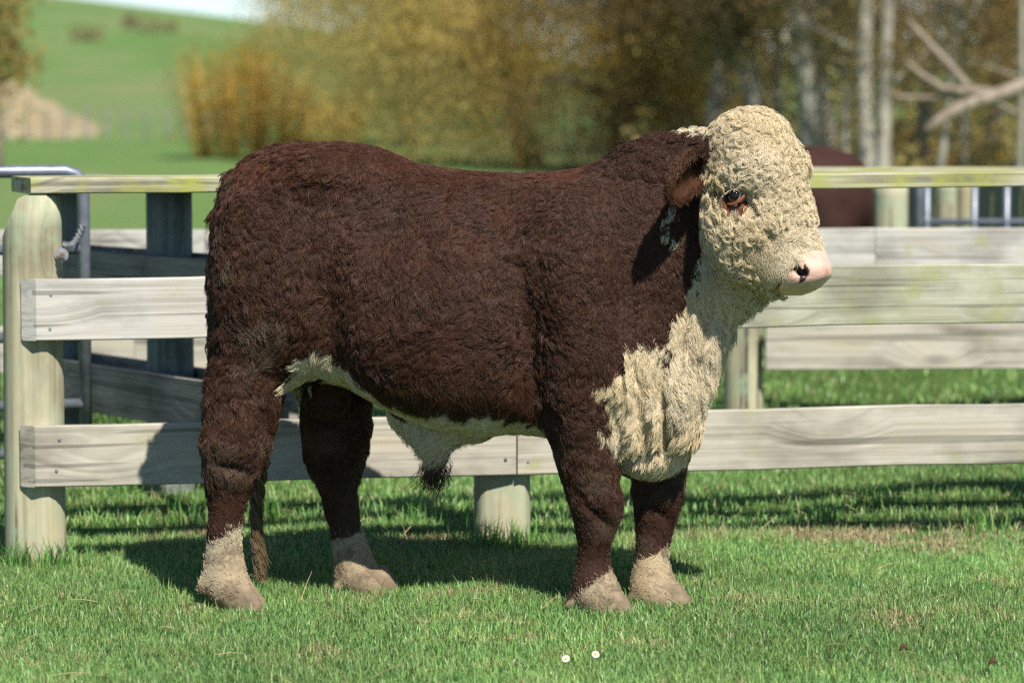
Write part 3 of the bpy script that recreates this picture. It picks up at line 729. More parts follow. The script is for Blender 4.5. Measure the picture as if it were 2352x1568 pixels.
#            length  amp     freq  lift  clump radius  spread  children curl
REG = {0: (0.025, 0.0058, 1.15, 0.28, 0.80, 0.00068, 0.0085, 12, 0), 1: (0.048, 0.0125, 0.80, 0.42, 0.76, 0.00060, 0.0070, 28, 1), 2: (0.056, 0.0065, 1.35, 0.13, 0.62, 0.00062, 0.0080, 22, 0), 9: (0.026, 0.0015, 0.8, 0.15, 0.35, 0.00070, 0.009, 15, 0),
       3: (0.008, 0.0008, 0.6, 0.10, 0.30, 0.00065, 0.010, 15, 0), 4: (0.010, 0.0006, 0.5, 0.30, 0.2, 0.00055, 0.008, 12, 0), 5: (0.036, 0.0040, 1.0, 0.22, 0.55, 0.00070, 0.010, 16, 0),
       6: (0.014, 0.0012, 0.7, 0.18, 0.4, 0.00060, 0.009, 14, 0), 7: (0.036, 0.0085, 1.0, 0.38, 0.75, 0.00075, 0.009, 16, 1), 8: (0.026, 0.0040, 1.1, 0.28, 0.70, 0.00072, 0.010, 14, 0)}
def grow_coat(V, Q, NV, total, parent):
    def wt(c, n_):
        cf, pink, ep, reg, u, v, head, t = pattern(c, n_)
        d = np.where(head, 1.45, 1.0); d[reg == 3] = 1.9; d[reg == 4] = 3.0; d[reg == 7] = 1.7; d[reg == 2] = 1.5; d[reg == 5] = 1.5; d[reg == 6] = 2.0; d[reg == 8] = 1.2
        d = d * np.where(n_[:, 1] < 0.25, 1.0, 0.30)
        d[pink & (t > 0.38)] = 0.0; d[np.linalg.norm(c - np.array(NOSE_C), axis=1) < 0.036] = 0
        d[c[:, 2] < 0.035] = 0
        e = np.linalg.norm(c - np.array(EYE_C), axis=1); d[e < 0.034] = 0
        d[inner_ear(c)] *= 0.25
        return d
    G, N = sample_surface(V, Q, NV, total, wt)
    c, cf, pink, ep, reg, u, v, head, t = coat_colour(G, N)
    n = len(G); par = np.array([REG[i] for i in range(10)])[reg]
    # growth direction
    D = np.tile(np.array([-0.62, 0.0, -0.78]), (n, 1))
    D[v < 430] = (-1.0, 0.0, -0.25); D[(u < 640)] = (-0.35, 0.1, -0.93); D[(u < 700) & (v < 380)] = (-0.8, 0, 0.1)
    D[(reg == 2) | (reg == 9)] = (-0.10, -0.1, -1); D[reg == 3] = (0.02, 0, -1); D[reg == 8] = (-0.25, 0, -0.97); D[reg == 5] = (-0.3, -0.1, -0.9)
    D[(reg == 0) & (u > 1230) & (u < 1420) & (v > 560)] = (-0.25, 0, -0.97); D[head] = np.array(HA) * 1.0 + np.array(HN) * -0.1
    D[reg == 6] = (0.25, -0.15, -0.95)
    T = norm_rows(D - N * (D * N).sum(1, keepdims=True)); B = np.cross(N, T)
    ang = (vnoise(G, 9, 61) - 0.5) * 2.2 + (vnoise(G, 30, 62) - 0.5) * 2.0
    ang = np.where((reg == 3) | (reg == 4) | (reg == 6), ang * 0.35, ang); ang = np.where((reg == 2) | (reg == 9), ang * 0.40, ang)
    ang = np.where((par[:, 8] > 0), rng.random(n) * 6.283, ang + rng.normal(0, 0.22, n))
    ca, sa = np.cos(ang)[:, None], np.sin(ang)[:, None]; T, B = T * ca + B * sa, B * ca - T * sa
    Ls = par[:, 0] * (0.65 + 0.7 * rng.random(n)); Ls *= np.where(reg == 0, 0.75 + 0.6 * vnoise(G, 6, 71), 1)
    Ls *= np.where((v < 400) & (u > 720) & (u < 1400), 0.55, 1)                     # sleek along the back
    Ls *= np.where((u < 740) & (v < 360), 1.25, 1); tt_ = np.clip((0.44 - t) / 0.13, 0.5, 1); Ls *= np.where(reg == 1, tt_, 1)
    ph = np.where((reg == 2) | (reg == 0) | (reg == 8), (vnoise(G, 26, 77) * 2.2 + rng.random(n) * 0.25) * 6.283, rng.random(n) * 6.283); hand = np.where(rng.random(n) < 0.5, -1.0, 1.0)
    m = par[:, 7].astype(int); rep = np.repeat(np.arange(n), m); k = len(rep); K = 8
    s = np.linspace(0, 1, K)[None, :]
    off = rng.normal(0, 1, (k, 2)) * par[rep, 6][:, None]
    g, Nn, Tt, Bb = G[rep], N[rep], T[rep], B[rep]
    lp = par[rep]; L_ = (Ls[rep] * (0.8 + 0.35 * rng.random(k)))[:, None]; phs = (ph[rep] + rng.normal(0, 0.25, k))[:, None]
    shag = (rng.random(n) < np.where((u < 760), 0.06, 0.012)) & ((reg == 0) | (reg == 7)); shag &= ~((v < 420) & (u > 800) & (u < 1400)); Lm = np.where(shag, 1.25, 1.0)[rep][:, None]; L_ = L_ * Lm
    lift = (np.where(shag, 1.7, 1.0)[rep] * lp[:, 3] * (0.8 + 0.4 * rng.random(k)))[:, None]
    hgt = L_ * lift * (1.9 * s - 1.25 * s * s) - 0.002
    cl = lp[:, 4][:, None] * s ** 0.8
    amp = lp[:, 1][:, None]; fr = lp[:, 2][:, None]
    along = L_ * s * 0.95; side = amp * (np.sin(2 * np.pi * fr * s + phs) - np.sin(phs)) * s ** 0.5; hgt = hgt + 0.4 * amp * (np.cos(2 * np.pi * fr * s + phs) - np.cos(phs)) * s
    curl = (lp[:, 8] > 0)[:, None]
    th = hand[rep][:, None] * 2 * np.pi * fr * s * (L_ / lp[:, :1]); rr = amp * (1.15 - 0.45 * s)
    along = np.where(curl, rr * np.sin(np.abs(th)) + 0.25 * L_ * s, along); side = np.where(curl, hand[rep][:, None] * (amp * 1.15 - rr * np.cos(th)), side)
    side = side + off[:, :1] * (1 - cl); along = along + off[:, 1:] * (1 - cl)
    drop = -0.10 * L_ * s * s
    P = g[:, None, :] + Tt[:, None, :] * along[..., None] + Bb[:, None, :] * side[..., None] + Nn[:, None, :] * hgt[..., None]
    P[..., 2] += drop
    R = 0.86 * lp[:, 5][:, None] * (1.0 - 0.55 * s) * (0.75 + 0.5 * rng.random(k))[:, None]
    C = c[rep] * np.where(lp[:, 5] < 0.00068, 0.9 + 0.2 * rng.random(k), 0.78 + 0.44 * rng.random(k))[:, None]
    tipc = (rng.random(k) < 0.05) & (cf[rep] < 0.5); C[tipc] = C[tipc] * 0.5 + np.array([0.20, 0.12, 0.07]) * 0.5
    return hair_object('coat', P, R, np.clip(C, 0, 1), parent, M['fur'])

def inner_ear(P):
    r = np.zeros(len(P), bool)
    for b0, L_, Wd, T_ in EAR:
        d = P - np.array(b0 + L_ * 0.1); r |= (np.abs(d @ np.array(L_)) < 0.08) & (np.abs(d @ np.array(Wd)) < 0.05) & ((d @ np.array(T_)) > 0.0) & ((d @ np.array(T_)) < 0.03)
    return r

def lathe_blob(c, r, axes, nu=18, nv=10):
    V = []; F = []
    for i in range(nv + 1):
        a = math.pi * i / nv
        for k in range(nu):
            b_ = 2 * math.pi * k / nu
            V.append(Vector(c) + axes[0] * (math.cos(a) * r[0]) + axes[1] * (math.sin(a) * math.cos(b_) * r[1]) + axes[2] * (math.sin(a) * math.sin(b_) * r[2]))
    for i in range(nv):
        for k in range(nu):
            p = i * nu + k; q = i * nu + (k + 1) % nu; F.append([p, q, q + nu, p + nu])
    return V, F
def child_mesh(name, V, F, m, parent, smooth=True):
    o = new_mesh(name, V, F, m, parent, smooth); o.matrix_parent_inverse = parent_inv(parent); return o

def build_bull():
    global EYE_C, EYE_UV, NOSE_C
    root = empty('bull', (0.1, 9.95, 0))
    tag(root, 'shaggy dark brown bull with curly cream face standing on the grass', 'bull')
    f = build_bull_field(BULL_H)
    V, Q = f.mesh()
    bv = BVHTree.FromPolygons(V.tolist(), Q.tolist())
    def hit(px, py):
        o = Vector((0, 0, CAM_H)); d = (W(px, py, 9.5) - o).normalized(); p, nrm, _, _ = bv.ray_cast(o, d)
        return (p, nrm) if p is not None else (W(px, py, 9.7), Vector((0, -1, 0)))
    pe, ne = hit(*EYE_PX); pn, nn_ = hit(1838, 629)
    f.ell(pe, (0.031, 0.021, 0.024), 0.012, (HN, HA, HL), True)
    # comma-shaped nostril
    dv = (W(1850, 634, 9.5) - W(1830, 622, 9.5)).normalized(); uz = dv.cross(HL).normalized()
    f.ell(pn + dv * 0.006, (0.024, 0.010, 0.026), 0.006, (dv, uz, HL), True); f.ell(pn - dv * 0.015 + Vector((0, 0, 0.007)), (0.010, 0.014, 0.022), 0.008, (dv, uz, HL), True)
    q1, q2 = hit(1718, 472)[0], hit(1768, 550)[0]; dq = (q2 - q1); nq = dq.normalized(); sq = nq.cross(HL).normalized()
    f.ell((q1 + q2) / 2, (dq.length / 2 + 0.012, 0.009, 0.020), 0.022, (nq, sq, HL), True)
    for (g0, g1, rr_, dd_) in (((1522, 850), (1534, 1000), 0.010, 0.010), ((1440, 1052), (1535, 1012), 0.010, 0.012), ((1470, 880), (1490, 1000), 0.008, 0.006), ((1580, 720), (1560, 860), 0.008, 0.014), ((1625, 720), (1600, 860), 0.008, 0.016), ((1345, 1150), (1395, 1205), 0.006, 0.008), ((1486, 1150), (1530, 1190), 0.006, 0.008), ((500, 1060), (560, 1075), 0.007, 0.008)):
        q1, q2 = hit(*g0)[0], hit(*g1)[0]; dq = (q2 - q1); nq = dq.normalized(); yq = Vector((0, -1, 0)); sq = nq.cross(yq).normalized(); yq = sq.cross(nq)
        f.ell((q1 + q2) / 2, (dq.length / 2 + 0.02, rr_, dd_), 0.03, (nq, sq, yq), True)
    pm_ = pn - HL * 2 * (pn - H0).dot(HL); f.ell(pm_, (0.020, 0.010, 0.024), 0.008, (dv, uz, HL), True)
    V, Q = f.mesh(); NV = vertex_normals(V, Q)
    NOSE_C = pn; EYE_C = pe - HL * 0.004; up_, vp_ = side_uv(np.array([list(pe)])); EYE_UV = (up_[0], vp_[0])
    C, cf, pink, ep, reg, u, v, head, t = coat_colour(V, NV)
    C = C * np.where((cf > 0.5) & (v < 1150), np.where(head, 0.36, 0.5), 0.75)[:, None]  # hide darkened beneath cream hair, painting the shade between curls
    C[pink] = PINK * (0.85 + 0.3 * vnoise(V[pink], 60, 81))[:, None]
    nb = vnoise(V, 40, 83); C[pink & (nb > 0.72)] *= np.array([0.9, 0.72, 0.62])
    dn = np.linalg.norm(V - np.array(pn), axis=1); C[(dn < 0.045) & (((V - np.array(pn)) @ np.array(HL)) < -0.007) & (dn < 0.03)] = (0.03, 0.012, 0.010)
    C[inner_ear(V)] = (0.065, 0.027, 0.015)
    de = np.linalg.norm(V - np.array(pe), axis=1); C[de < 0.036] = (0.10, 0.038, 0.020)
    body = new_mesh('body', V, Q, M['skin'], root, True); body.matrix_parent_inverse = parent_inv(root); set_col(body.data, 'col', C)
    mi = M['muzzle']; body.data.materials.append(mi)
    pf = pink[Q].all(1); mat_i = np.where(pf, 1, 0).astype(np.int32); body.data.polygons.foreach_set('material_index', mat_i)
    # eye with lids
    ec = pe - HL * 0.0115
    VE, FE = lathe_blob(ec, (0.027, 0.027, 0.027), (HL, HN, HA), 24, 16); eye = child_mesh('eye', VE, FE, M['eye'], root)
    VI, FI = lathe_blob(ec + HL * 0.0115 - HN * 0.003, (0.0185, 0.0215, 0.0195), ((HL * 0.95 + HN * 0.3).normalized(), HN, HA), 20, 12); child_mesh('iris', VI, FI, M['iris'], eye)
    for sg, nm in ((-1, 'upper_eyelid'), (1, 'lower_eyelid')):
        pts = []
        for a in np.linspace(-0.95, 1.15, 13):
            pts.append(ec + HN * 0.033 * math.sin(a) + HA * sg * (0.0165 if sg < 0 else 0.0225) * math.cos(a) + HL * (0.026 * math.cos(a * 0.8) - 0.002))
        VL, FL = tube(pts, [0.003 + (0.0015 if sg < 0 else 0.0012) * math.cos(a) for a in np.linspace(-1.3, 1.3, 13)], 8); child_mesh(nm, VL, FL, M['lid'] if sg > 0 else M['lid_dark'], root)
    # pale lashes
    n = 18; a = rng.uniform(-1.0, 1.0, n); s = np.linspace(0, 1, 6)
    base = np.array([list(ec + HN * 0.033 * math.sin(x) - HA * 0.017 * math.cos(x) + HL * (0.028 * math.cos(x * 0.8))) for x in a])
    out = np.array([list(HL * 1.0 + HN * (0.5 * math.sin(x) - 0.35) - HA * 0.15) for x in a])
    LP = base[:, None, :] + out[:, None, :] * (s * 0.014)[None, :, None] + np.array([0, 0, -1.0])[None, None, :] * (s ** 2 * 0.010)[None, :, None]
    hair_object('eyelashes', LP, np.tile(0.0003 * (1 - 0.6 * s), (n, 1)), np.tile([0.70, 0.62, 0.48], (n, 1)), root, M['fur'])
    # hooves: two claws a foot
    for ax_, ay_, Y, hx in ((545, 1390, 9.862, 44), (862, 1366, 10.15, 38), (1393, 1418, 9.725, 50), (1530, 1410, 9.855, 48)):
        c = W(ax_, ay_, Y); c.z = 0.012
        for sd in (-1, 1):
            VV = []; FF = []; K = 16
            for lv, (zz, sc) in enumerate(((-0.022, 1.0), (0.005, 0.97), (0.030, 0.88), (0.052, 0.76))):
                for k in range(K):
                    q = 2 * math.pi * k / K; xx = math.cos(q); xx = xx * (1.15 if xx > 0 else 0.85)
                    VV.append(Vector((c.x + xx * 0.052 * sc * min(1, hx / 44) + (0.036 - zz) * 0.45, c.y + sd * 0.031 + math.sin(q) * 0.029 * sc * min(1, hx / 44), c.z + zz)))
            for lv in range(3):
                for k in range(K):
                    p = lv * K + k; q = lv * K + (k + 1) % K; FF.append([p, q, q + K, p + K])
            FF.append([3 * K + k for k in range(K)])
            child_mesh('hoof', VV, FF, M['hoof'], root)
    for ax_, ay_, Y in ((462, 1348, 9.855), (774, 1348, 10.135), (1304, 1388, 9.715), (1448, 1378, 9.855)):
        VD, FD = lathe_blob(W(ax_ + 6, ay_ - 2, Y), (0.020, 0.013, 0.013), (Vector((-0.75, 0, -0.66)), Vector((0, 1, 0)), Vector((0.66, 0, -0.75))), 12, 8); child_mesh('dew_claw', VD, FD, M['hoof'], root)
    grow_coat(V, Q, NV, HAIR_N, root)
    # twisted tail switch hanging between the hind legs
    n = 480; s = np.linspace(0, 1, 26); lock = rng.integers(0, 3, n); tw = lock * 2.094
    top = np.array(W(604, 1060, 10.30)); bot = np.array(W(604, 1338, 10.26))
    Pm = top[None, None, :] + (bot - top)[None, None, :] * s[None, :, None] * (0.8 + 0.2 * rng.random((n, 1, 1)))
    rr = 0.014 * (1 - 0.35 * s)[None, :] ; angs = tw[:, None] + s[None, :] * 15
    jx = rng.normal(0, 0.0042, (n, 1)); jy = rng.normal(0, 0.0042, (n, 1)); loose = (rng.random(n) < 0.05)[:, None] * rng.normal(0, 0.012, (n, 1)) * (s[None, :] ** 2)
    Pm[..., 0] += rr * np.cos(angs) + jx + loose - 0.020 * np.sin(s * 3.1)[None, :]; Pm[..., 1] += rr * np.sin(angs) + jy
    tc_ = np.array([0.19, 0.13, 0.07])[None] * (0.5 + rng.random((n, 1)))
    hair_object('tail_switch', Pm, np.tile(0.0008 * (1 - 0.4 * s), (n, 1)), tc_, root, M['fur'])
    # dark wet tuft at the sheath
    n = 260; s = np.linspace(0, 1, 12); b0 = np.array(W(1000, 1066, 9.955))[None] + rng.normal(0, 0.014, (n, 3)); ln = 0.04 + 0.05 * rng.random(n); p_ = rng.random((n, 1)) * 6.28
    TP = np.repeat(b0[:, None, :], 12, 1); TP[..., 2] -= ln[:, None] * s; TP[..., 0] += (0.007 * np.sin(s * 5 + p_) - 0.022 * s ** 2 * rng.random((n, 1)) + (b0[:, :1] - b0[:, :1].mean()) * s * 0.8)
    TP[..., 1] += 0.006 * np.cos(s * 5 + p_) * s
    hair_object('sheath_tuft', TP, np.tile(0.0009 * (1 - 0.5 * s), (n, 1)), np.tile([0.06, 0.035, 0.022], (n, 1)) * (0.6 + rng.random((n, 1))), root, M['fur'])
    # whiskers and drool at the chin
    return root, bv

m, n, l, b = mat('wet_muzzle', 0.38, 0.5)
a = n.new('ShaderNodeAttribute'); a.attribute_name = 'col'; l.new(a.outputs['Color'], b.inputs['Base Color'])
b.inputs['Subsurface Weight'].default_value = 0.15; b.inputs['Subsurface Radius'].default_value = (0.01, 0.004, 0.002)
tc = n.new('ShaderNodeTexCoord'); vo = n.new('ShaderNodeTexVoronoi'); vo.inputs['Scale'].default_value = 220; l.new(tc.outputs['Object'], vo.inputs['Vector']); bump(n, l, b, vo.outputs['Distance'], 0.35, 0.002)
M['muzzle'] = m
m, n, l, b = mat('eyeball', 0.12, 0.6); b.inputs['Base Color'].default_value = (0.42, 0.30, 0.26, 1); M['eye'] = m
m, n, l, b = mat('dark_iris', 0.05, 0.7); b.inputs['Base Color'].default_value = (0.012, 0.008, 0.007, 1); M['iris'] = m
m, n, l, b = mat('eyelid_skin', 0.5, 0.4); b.inputs['Base Color'].default_value = (0.26, 0.085, 0.04, 1); M['lid'] = m
m, n, l, b = mat('dark_eyelid', 0.5, 0.3); b.inputs['Base Color'].default_value = (0.05, 0.022, 0.014, 1); M['lid_dark'] = m
m, n, l, b = mat('muddy_hoof', 0.8, 0.2); tc = n.new('ShaderNodeTexCoord'); f = noise(n, l, tc.outputs['Object'], 30, 4)
r = ramp(n, [(0.3, (0.15, 0.11, 0.07)), (0.7, (0.30, 0.23, 0.15))]); l.new(f, r.inputs[0]); l.new(r.outputs[0], b.inputs['Base Color']); bump(n, l, b, f, 0.4, 0.004); M['hoof'] = m
BULL_H, HAIR_N = 0.007, 50000
BULL, BULL_BVH = build_bull()

# ------------------------------------------------------------------ a second animal far behind the fence
def build_cow():
    f = Field((-0.95, -0.42, -0.05), (1.0, 0.42, 1.35), 0.022)
    f.ell((0.05, 0, 0.80), (0.72, 0.25, 0.30), 0.05); f.ell((0.50, 0, 0.83), (0.27, 0.24, 0.27), 0.08); f.ell((-0.35, 0, 0.78), (0.32, 0.25, 0.32), 0.08)
    f.ell((0.45, 0, 1.0), (0.3, 0.16, 0.10), 0.1)
    for x, y in ((0.55, 0.14), (0.55, -0.14), (-0.42, 0.13), (-0.42, -0.13)): f.chain([((x, y, 0.7), 0.12), ((x + 0.02, y, 0.45), 0.08), ((x - 0.01, y, 0.2), 0.045), ((x, y, 0.03), 0.055)], 0.05)
    f.cone((-0.50, 0, 0.80), 0.20, (-0.74, 0, 0.50), 0.13, 0.08); f.cone((-0.74, 0, 0.46), 0.12, (-0.84, -0.04, 0.20), 0.075, 0.05)
    f.chain([((0.74, 0, 0.98), 0.03), ((0.80, 0, 0.8), 0.025), ((0.79, 0, 0.40), 0.03)], 0.03)
    V, Q = f.mesh(); C = np.tile([0.055, 0.024, 0.018], (len(V), 1)) * (0.7 + 0.6 * vnoise(V, 9, 4))[:, None]
    o = new_mesh('cow', V, Q, M['skin'], None, True); set_col(o.data, 'col', C)
    o.location = (W(2008, 440, 17.9).x - 0.80, 17.9, -0.02)
    tag(o, 'dark brown cow standing beyond the far fence beside the pale post', 'cow')
build_cow()

# ------------------------------------------------------------------ trees, shrubs, bank
def leaves_mesh(name, P, size, cols, parent, seed=0, droop=False, aspect=0.55):
    n = len(P); rg = np.random.default_rng(seed)
    a = norm_rows(rg.normal(0, 1, (n, 3))); 
    if droop: a = norm_rows(a * 0.6 + np.array([0, 0, -1.0]))
    b_ = norm_rows(np.cross(a, rg.normal(0, 1, (n, 3)))); s = (size * (0.6 + 0.8 * rg.random(n)))[:, None]
    V = np.stack([P - a * s, P + b_ * s * aspect, P + a * s, P - b_ * s * aspect], 1).reshape(-1, 3)
    F = np.arange(n * 4).reshape(-1, 4)
    o = new_mesh(name, V, F, M['leaf'], parent)
    if parent: o.matrix_parent_inverse = parent_inv(parent)
    ci = np.floor(np.clip(vnoise(P, 0.9, seed % 7) * 1.5 - 0.25, 0, 0.999) * len(cols)).astype(int); mixr = rg.random(n) < 0.20; ci = np.where(mixr, rg.integers(0, len(cols), n), ci)
    cc = np.array(cols)[ci] * (0.9 + 0.2 * rg.random((n, 1))); set_col(o.data, 'col', np.repeat(cc, 4, 0))
    return o
def tree(name, label, x, y, h, r, cols, nleaf, bark, lean=(0, 0), crown=(0.62, 0.36, 0.42), leaf=0.07, seed=1, limbs=8, group=None, droop=False, shoots=0, cat='tree'):
    """tapered trunk with limbs; leaf clumps spread over the outer limbs"""
    rg = np.random.default_rng(seed); rs = random.Random(seed); gz = float(ground_z(x, y))
    g = empty(name, (x, y, gz)); tag(g, label, cat, group)
    VV = []; FF = []; tips = []
    def add(pts, rr, N=8):
        V, F = tube(pts, rr, N); o = len(VV); VV.extend(V); FF.extend([[i + o for i in f] for f in F])
    base = Vector((x, y, gz - 0.15))
    def axis(s): return base + Vector((lean[0] * s + 0.05 * h * 0.3 * math.sin(s * 5 + seed), lean[1] * s + 0.02 * h * math.cos(s * 4 + seed), h * s))
    if shoots:
        for i in range(shoots):
            a = rs.uniform(0, 6.28); d = rs.uniform(0, 1) ** 0.5; p0 = base + Vector((math.cos(a) * r * d, math.sin(a) * r * d * 0.6, 0)); hh = h * rs.uniform(0.55, 1)
            p1 = p0 + Vector((math.cos(a) * 0.18 * hh * d + rs.uniform(-.06, .06) * hh, math.sin(a) * 0.15 * hh * d, hh)); pm = p0.lerp(p1, 0.5) + Vector((rs.uniform(-.05, .05), 0, 0))
            add([p0, pm, p1], [0.022, 0.015, 0.006], 5)
            for s in (0.35, 0.55, 0.75, 0.9, 1.0): tips.append((p0.lerp(p1, s), 0.10 if h < 1.3 else 0.19))
    else:
        K = 9; add([axis(i / K * 0.9) for i in range(K + 1)], [r * (1 - 0.72 * i / K) for i in range(K + 1)], 10)
        for i in range(limbs):
            s = rs.uniform(0.22, 0.88); p = axis(s * 0.9); a = rs.uniform(0, 6.28); ln = h * rs.uniform(0.22, 0.42) * (1.1 - 0.5 * s) * crown[1] / 0.36
            d = Vector((math.cos(a), math.sin(a), rs.uniform(0.25, 0.9))).normalized(); pts = [p]
            for j in range(4):
                d = (d + Vector((rs.uniform(-.25, .25), rs.uniform(-.25, .25), rs.uniform(-.12, .25) - (0.35 if droop and j > 1 else 0)))).normalized(); pts.append(pts[-1] + d * ln / 4)
                if j > 0: tips.append((pts[-1], ln * 0.26))
            r0 = r * (1 - 0.72 * s) * 0.55; add(pts, [r0, r0 * .8, r0 * .6, r0 * .4, r0 * .2], 6)
            for j in range(3):
                q = pts[rs.randint(2, 4)]; d2 = Vector((rs.uniform(-1, 1), rs.uniform(-1, 1), rs.uniform(-.5 if droop else 0, 0.8))).normalized(); e = q + d2 * ln * 0.4
                add([q, q.lerp(e, 0.5) + Vector((0, 0, 0.03)), e], [r0 * .3, r0 * .2, r0 * .08], 4); tips.append((e, ln * 0.2)); tips.append((q.lerp(e, .5), ln * .2))
        c = axis(crown[0])
        for i in range(int(limbs * 3)):
            u = norm_rows(rg.normal(0, 1, (1, 3)))[0] * rs.uniform(0.55, 1.0); tips.append((c + Vector((u[0] * crown[1] * h, u[1] * crown[1] * h, u[2] * crown[2] * h)), h * 0.05))
    o = new_mesh('trunk', VV, FF, bark, g, True); o.matrix_parent_inverse = parent_inv(g)
    TP = np.array([list(t[0]) for t in tips]); TR = np.array([t[1] for t in tips]); ii = rg.integers(0, len(tips), nleaf)
    P = TP[ii] + rg.normal(0, 1, (nleaf, 3)) * TR[ii][:, None]
    if droop: P[:, 2] -= np.abs(rg.normal(0, 1, nleaf)) * TR[ii] * 2.4
    P = P[P[:, 2] > gz + 0.1]
    leaves_mesh('crown', P, leaf, cols, g, seed, droop)
    return g
M['twig'] = bark_mat('golden_twig', (0.36, 0.22, 0.05), (0.52, 0.34, 0.09))
YEL = [(0.74, 0.58, 0.21), (0.64, 0.54, 0.20), (0.74, 0.54, 0.17), (0.54, 0.48, 0.19)]
OLV = [(0.46, 0.39, 0.16), (0.55, 0.44, 0.17), (0.37, 0.33, 0.14), (0.58, 0.42, 0.14)]
BRN = [(0.24, 0.17, 0.09), (0.30, 0.21, 0.10), (0.18, 0.14, 0.08), (0.36, 0.24, 0.08), (0.22, 0.20, 0.09)]
GLD = [(0.50, 0.31, 0.05), (0.42, 0.27, 0.06), (0.36, 0.26, 0.08)]
def px_x(px, Y): return (px - 1176) / FPX * Y
tree('willow_tree', 'broad yellow olive willow above the middle of the bull', px_x(1215, 47), 47, 6.0, 0.20, OLV + YEL, 85000, M['bark_dark'], (-1.3, 0.6), (0.50, 0.46, 0.40), 0.028, 21, 16, None, True)
tree('willow_tree', 'pale yellow willow at the left edge of the willow row', px_x(950, 56), 56, 5.8, 0.16, YEL + OLV, 65000, M['bark_dark'], (-0.7, 0), (0.46, 0.44, 0.42), 0.028, 22, 14, None, True)
tree('willow_tree', 'ochre willow between the broad willow and the pale trunks', px_x(1440, 44), 44, 5.5, 0.18, OLV + GLD + BRN, 65000, M['bark_dark'], (0.2, 0), (0.52, 0.32, 0.42), 0.028, 23, 14, None, True)
tree('golden_shrub', 'golden upright shrub against the green hill behind the rump', px_x(560, 50), 50, 1.85, 0.75, GLD + [(0.52, 0.40, 0.13), (0.34, 0.33, 0.10)], 8000, M['twig'], leaf=0.026, seed=31, shoots=60, cat='shrub')
tree('golden_shrub', 'smaller yellow green shrub right of the golden one', px_x(735, 55), 55, 1.2, 0.6, YEL, 5000, M['twig'], leaf=0.025, seed=32, shoots=45, cat='shrub')
tree('bare_tree', 'pale yellow tree cut off by the left edge of the picture', px_x(-20, 44), 44, 4.6, 0.10, [(0.40, 0.33, 0.17), (0.33, 0.27, 0.13), (0.44, 0.35, 0.12)], 3600, M['bark_bare'], (0.15, 0), (0.45, 0.12, 0.36), 0.05, 33, 14)
wood = [(1625, 42, 5.2, .13, 'slender trunk tree nearest the ochre willow', (0.3, 0)), (1750, 40, 6.0, .15, 'leaning grey tree just left of the cream forehead', (-1.0, 0)),
        (1838, 37, 6.2, .13, 'pale trunk tree rising behind the cream forehead', (0.1, 0)), (1905, 39, 6.4, .12, 'pale trunk tree right of the forehead one', (-0.2, 0)),
        (2008, 36, 6.0, .10, 'straight pale tree above the dark brown cow', (-0.1, 0)), (2052, 34, 5.4, .085, 'thin whitish tree above the pale green post', (-0.25, 0)),
        (2118, 40, 6.2, .11, 'thin grey tree behind the bare broken limb', (0.15, 0)), (2260, 43, 6.0, .16, 'dark leafy tree behind the broken limb', (0.4, 0)),
        (2375, 38, 5.6, .15, 'orange brown tree at the right edge', (0.1, 0)), (1560, 52, 6.5, .2, 'brown leafed tree at the back of the wood', (0.2, 0)),
        (1792, 41, 5.8, .06, 'thin bare sapling just left of the pale forehead trunk', (0.15, 0)), (1958, 38, 5.6, .05, 'thin bare sapling between the paired pale trunks and the cow tree', (-0.1, 0)),
        (2165, 36, 5.4, .045, 'thin bare sapling crossing behind the forked branch', (0.2, 0)), (2210, 39, 5.8, .06, 'bare grey sapling left of the dark leafy tree', (-0.3, 0)), (2318, 35, 5.0, .045, 'thin bare sapling beside the right edge', (0.25, 0))]
for i, (px, Y, h, r, lab, lean) in enumerate(wood):
    tree('pale_tree', lab, px_x(px, Y), Y, h, r, (BRN + BRN + OLV[:2]) if i not in (8,) else GLD + BRN, (15000 if i not in (4, 5) else 7000) if i < 10 else 900, M['bark_pale'] if i not in (7, 9) else M['bark_dark'], lean, (0.5, 0.17, 0.46), 0.028, 50 + i, 13, 'trees of the wood behind the right hand fence')
# the mass of the wood farther back
def woodland():
    rg = np.random.default_rng(90); n = 100000
    Y = rg.uniform(47, 62, n); px = 1330 + rg.random(n) ** 0.8 * 1500; X = px_x(px, Y); Z = rg.uniform(0, 1, n) ** 0.8 * 7.0
    clump = vnoise(np.stack([X, Y * 0.7, Z], 1), 1.3, 5); k = clump > 0.36
    P = np.stack([X, Y, Z], 1)[k]
    o = leaves_mesh('woodland', P, 0.055, BRN + OLV + [(0.10, 0.09, 0.055)] * 3, None, 91); tag(o, 'mass of brown and olive undergrowth at the back of the wood', 'woodland', None, 'stuff')
    X = rg.uniform(px_x(1400, 46), px_x(2900, 46), 9000); Y = rg.uniform(38, 48, 9000); Z = np.abs(rg.normal(0, 0.35, 9000))
    o = leaves_mesh('undergrowth', np.stack([X, Y, Z], 1), 0.07, BRN + OLV + GLD[:1], None, 92); tag(o, 'low brown scrub at the foot of the pale trunks', 'scrub', None, 'stuff')
woodland()
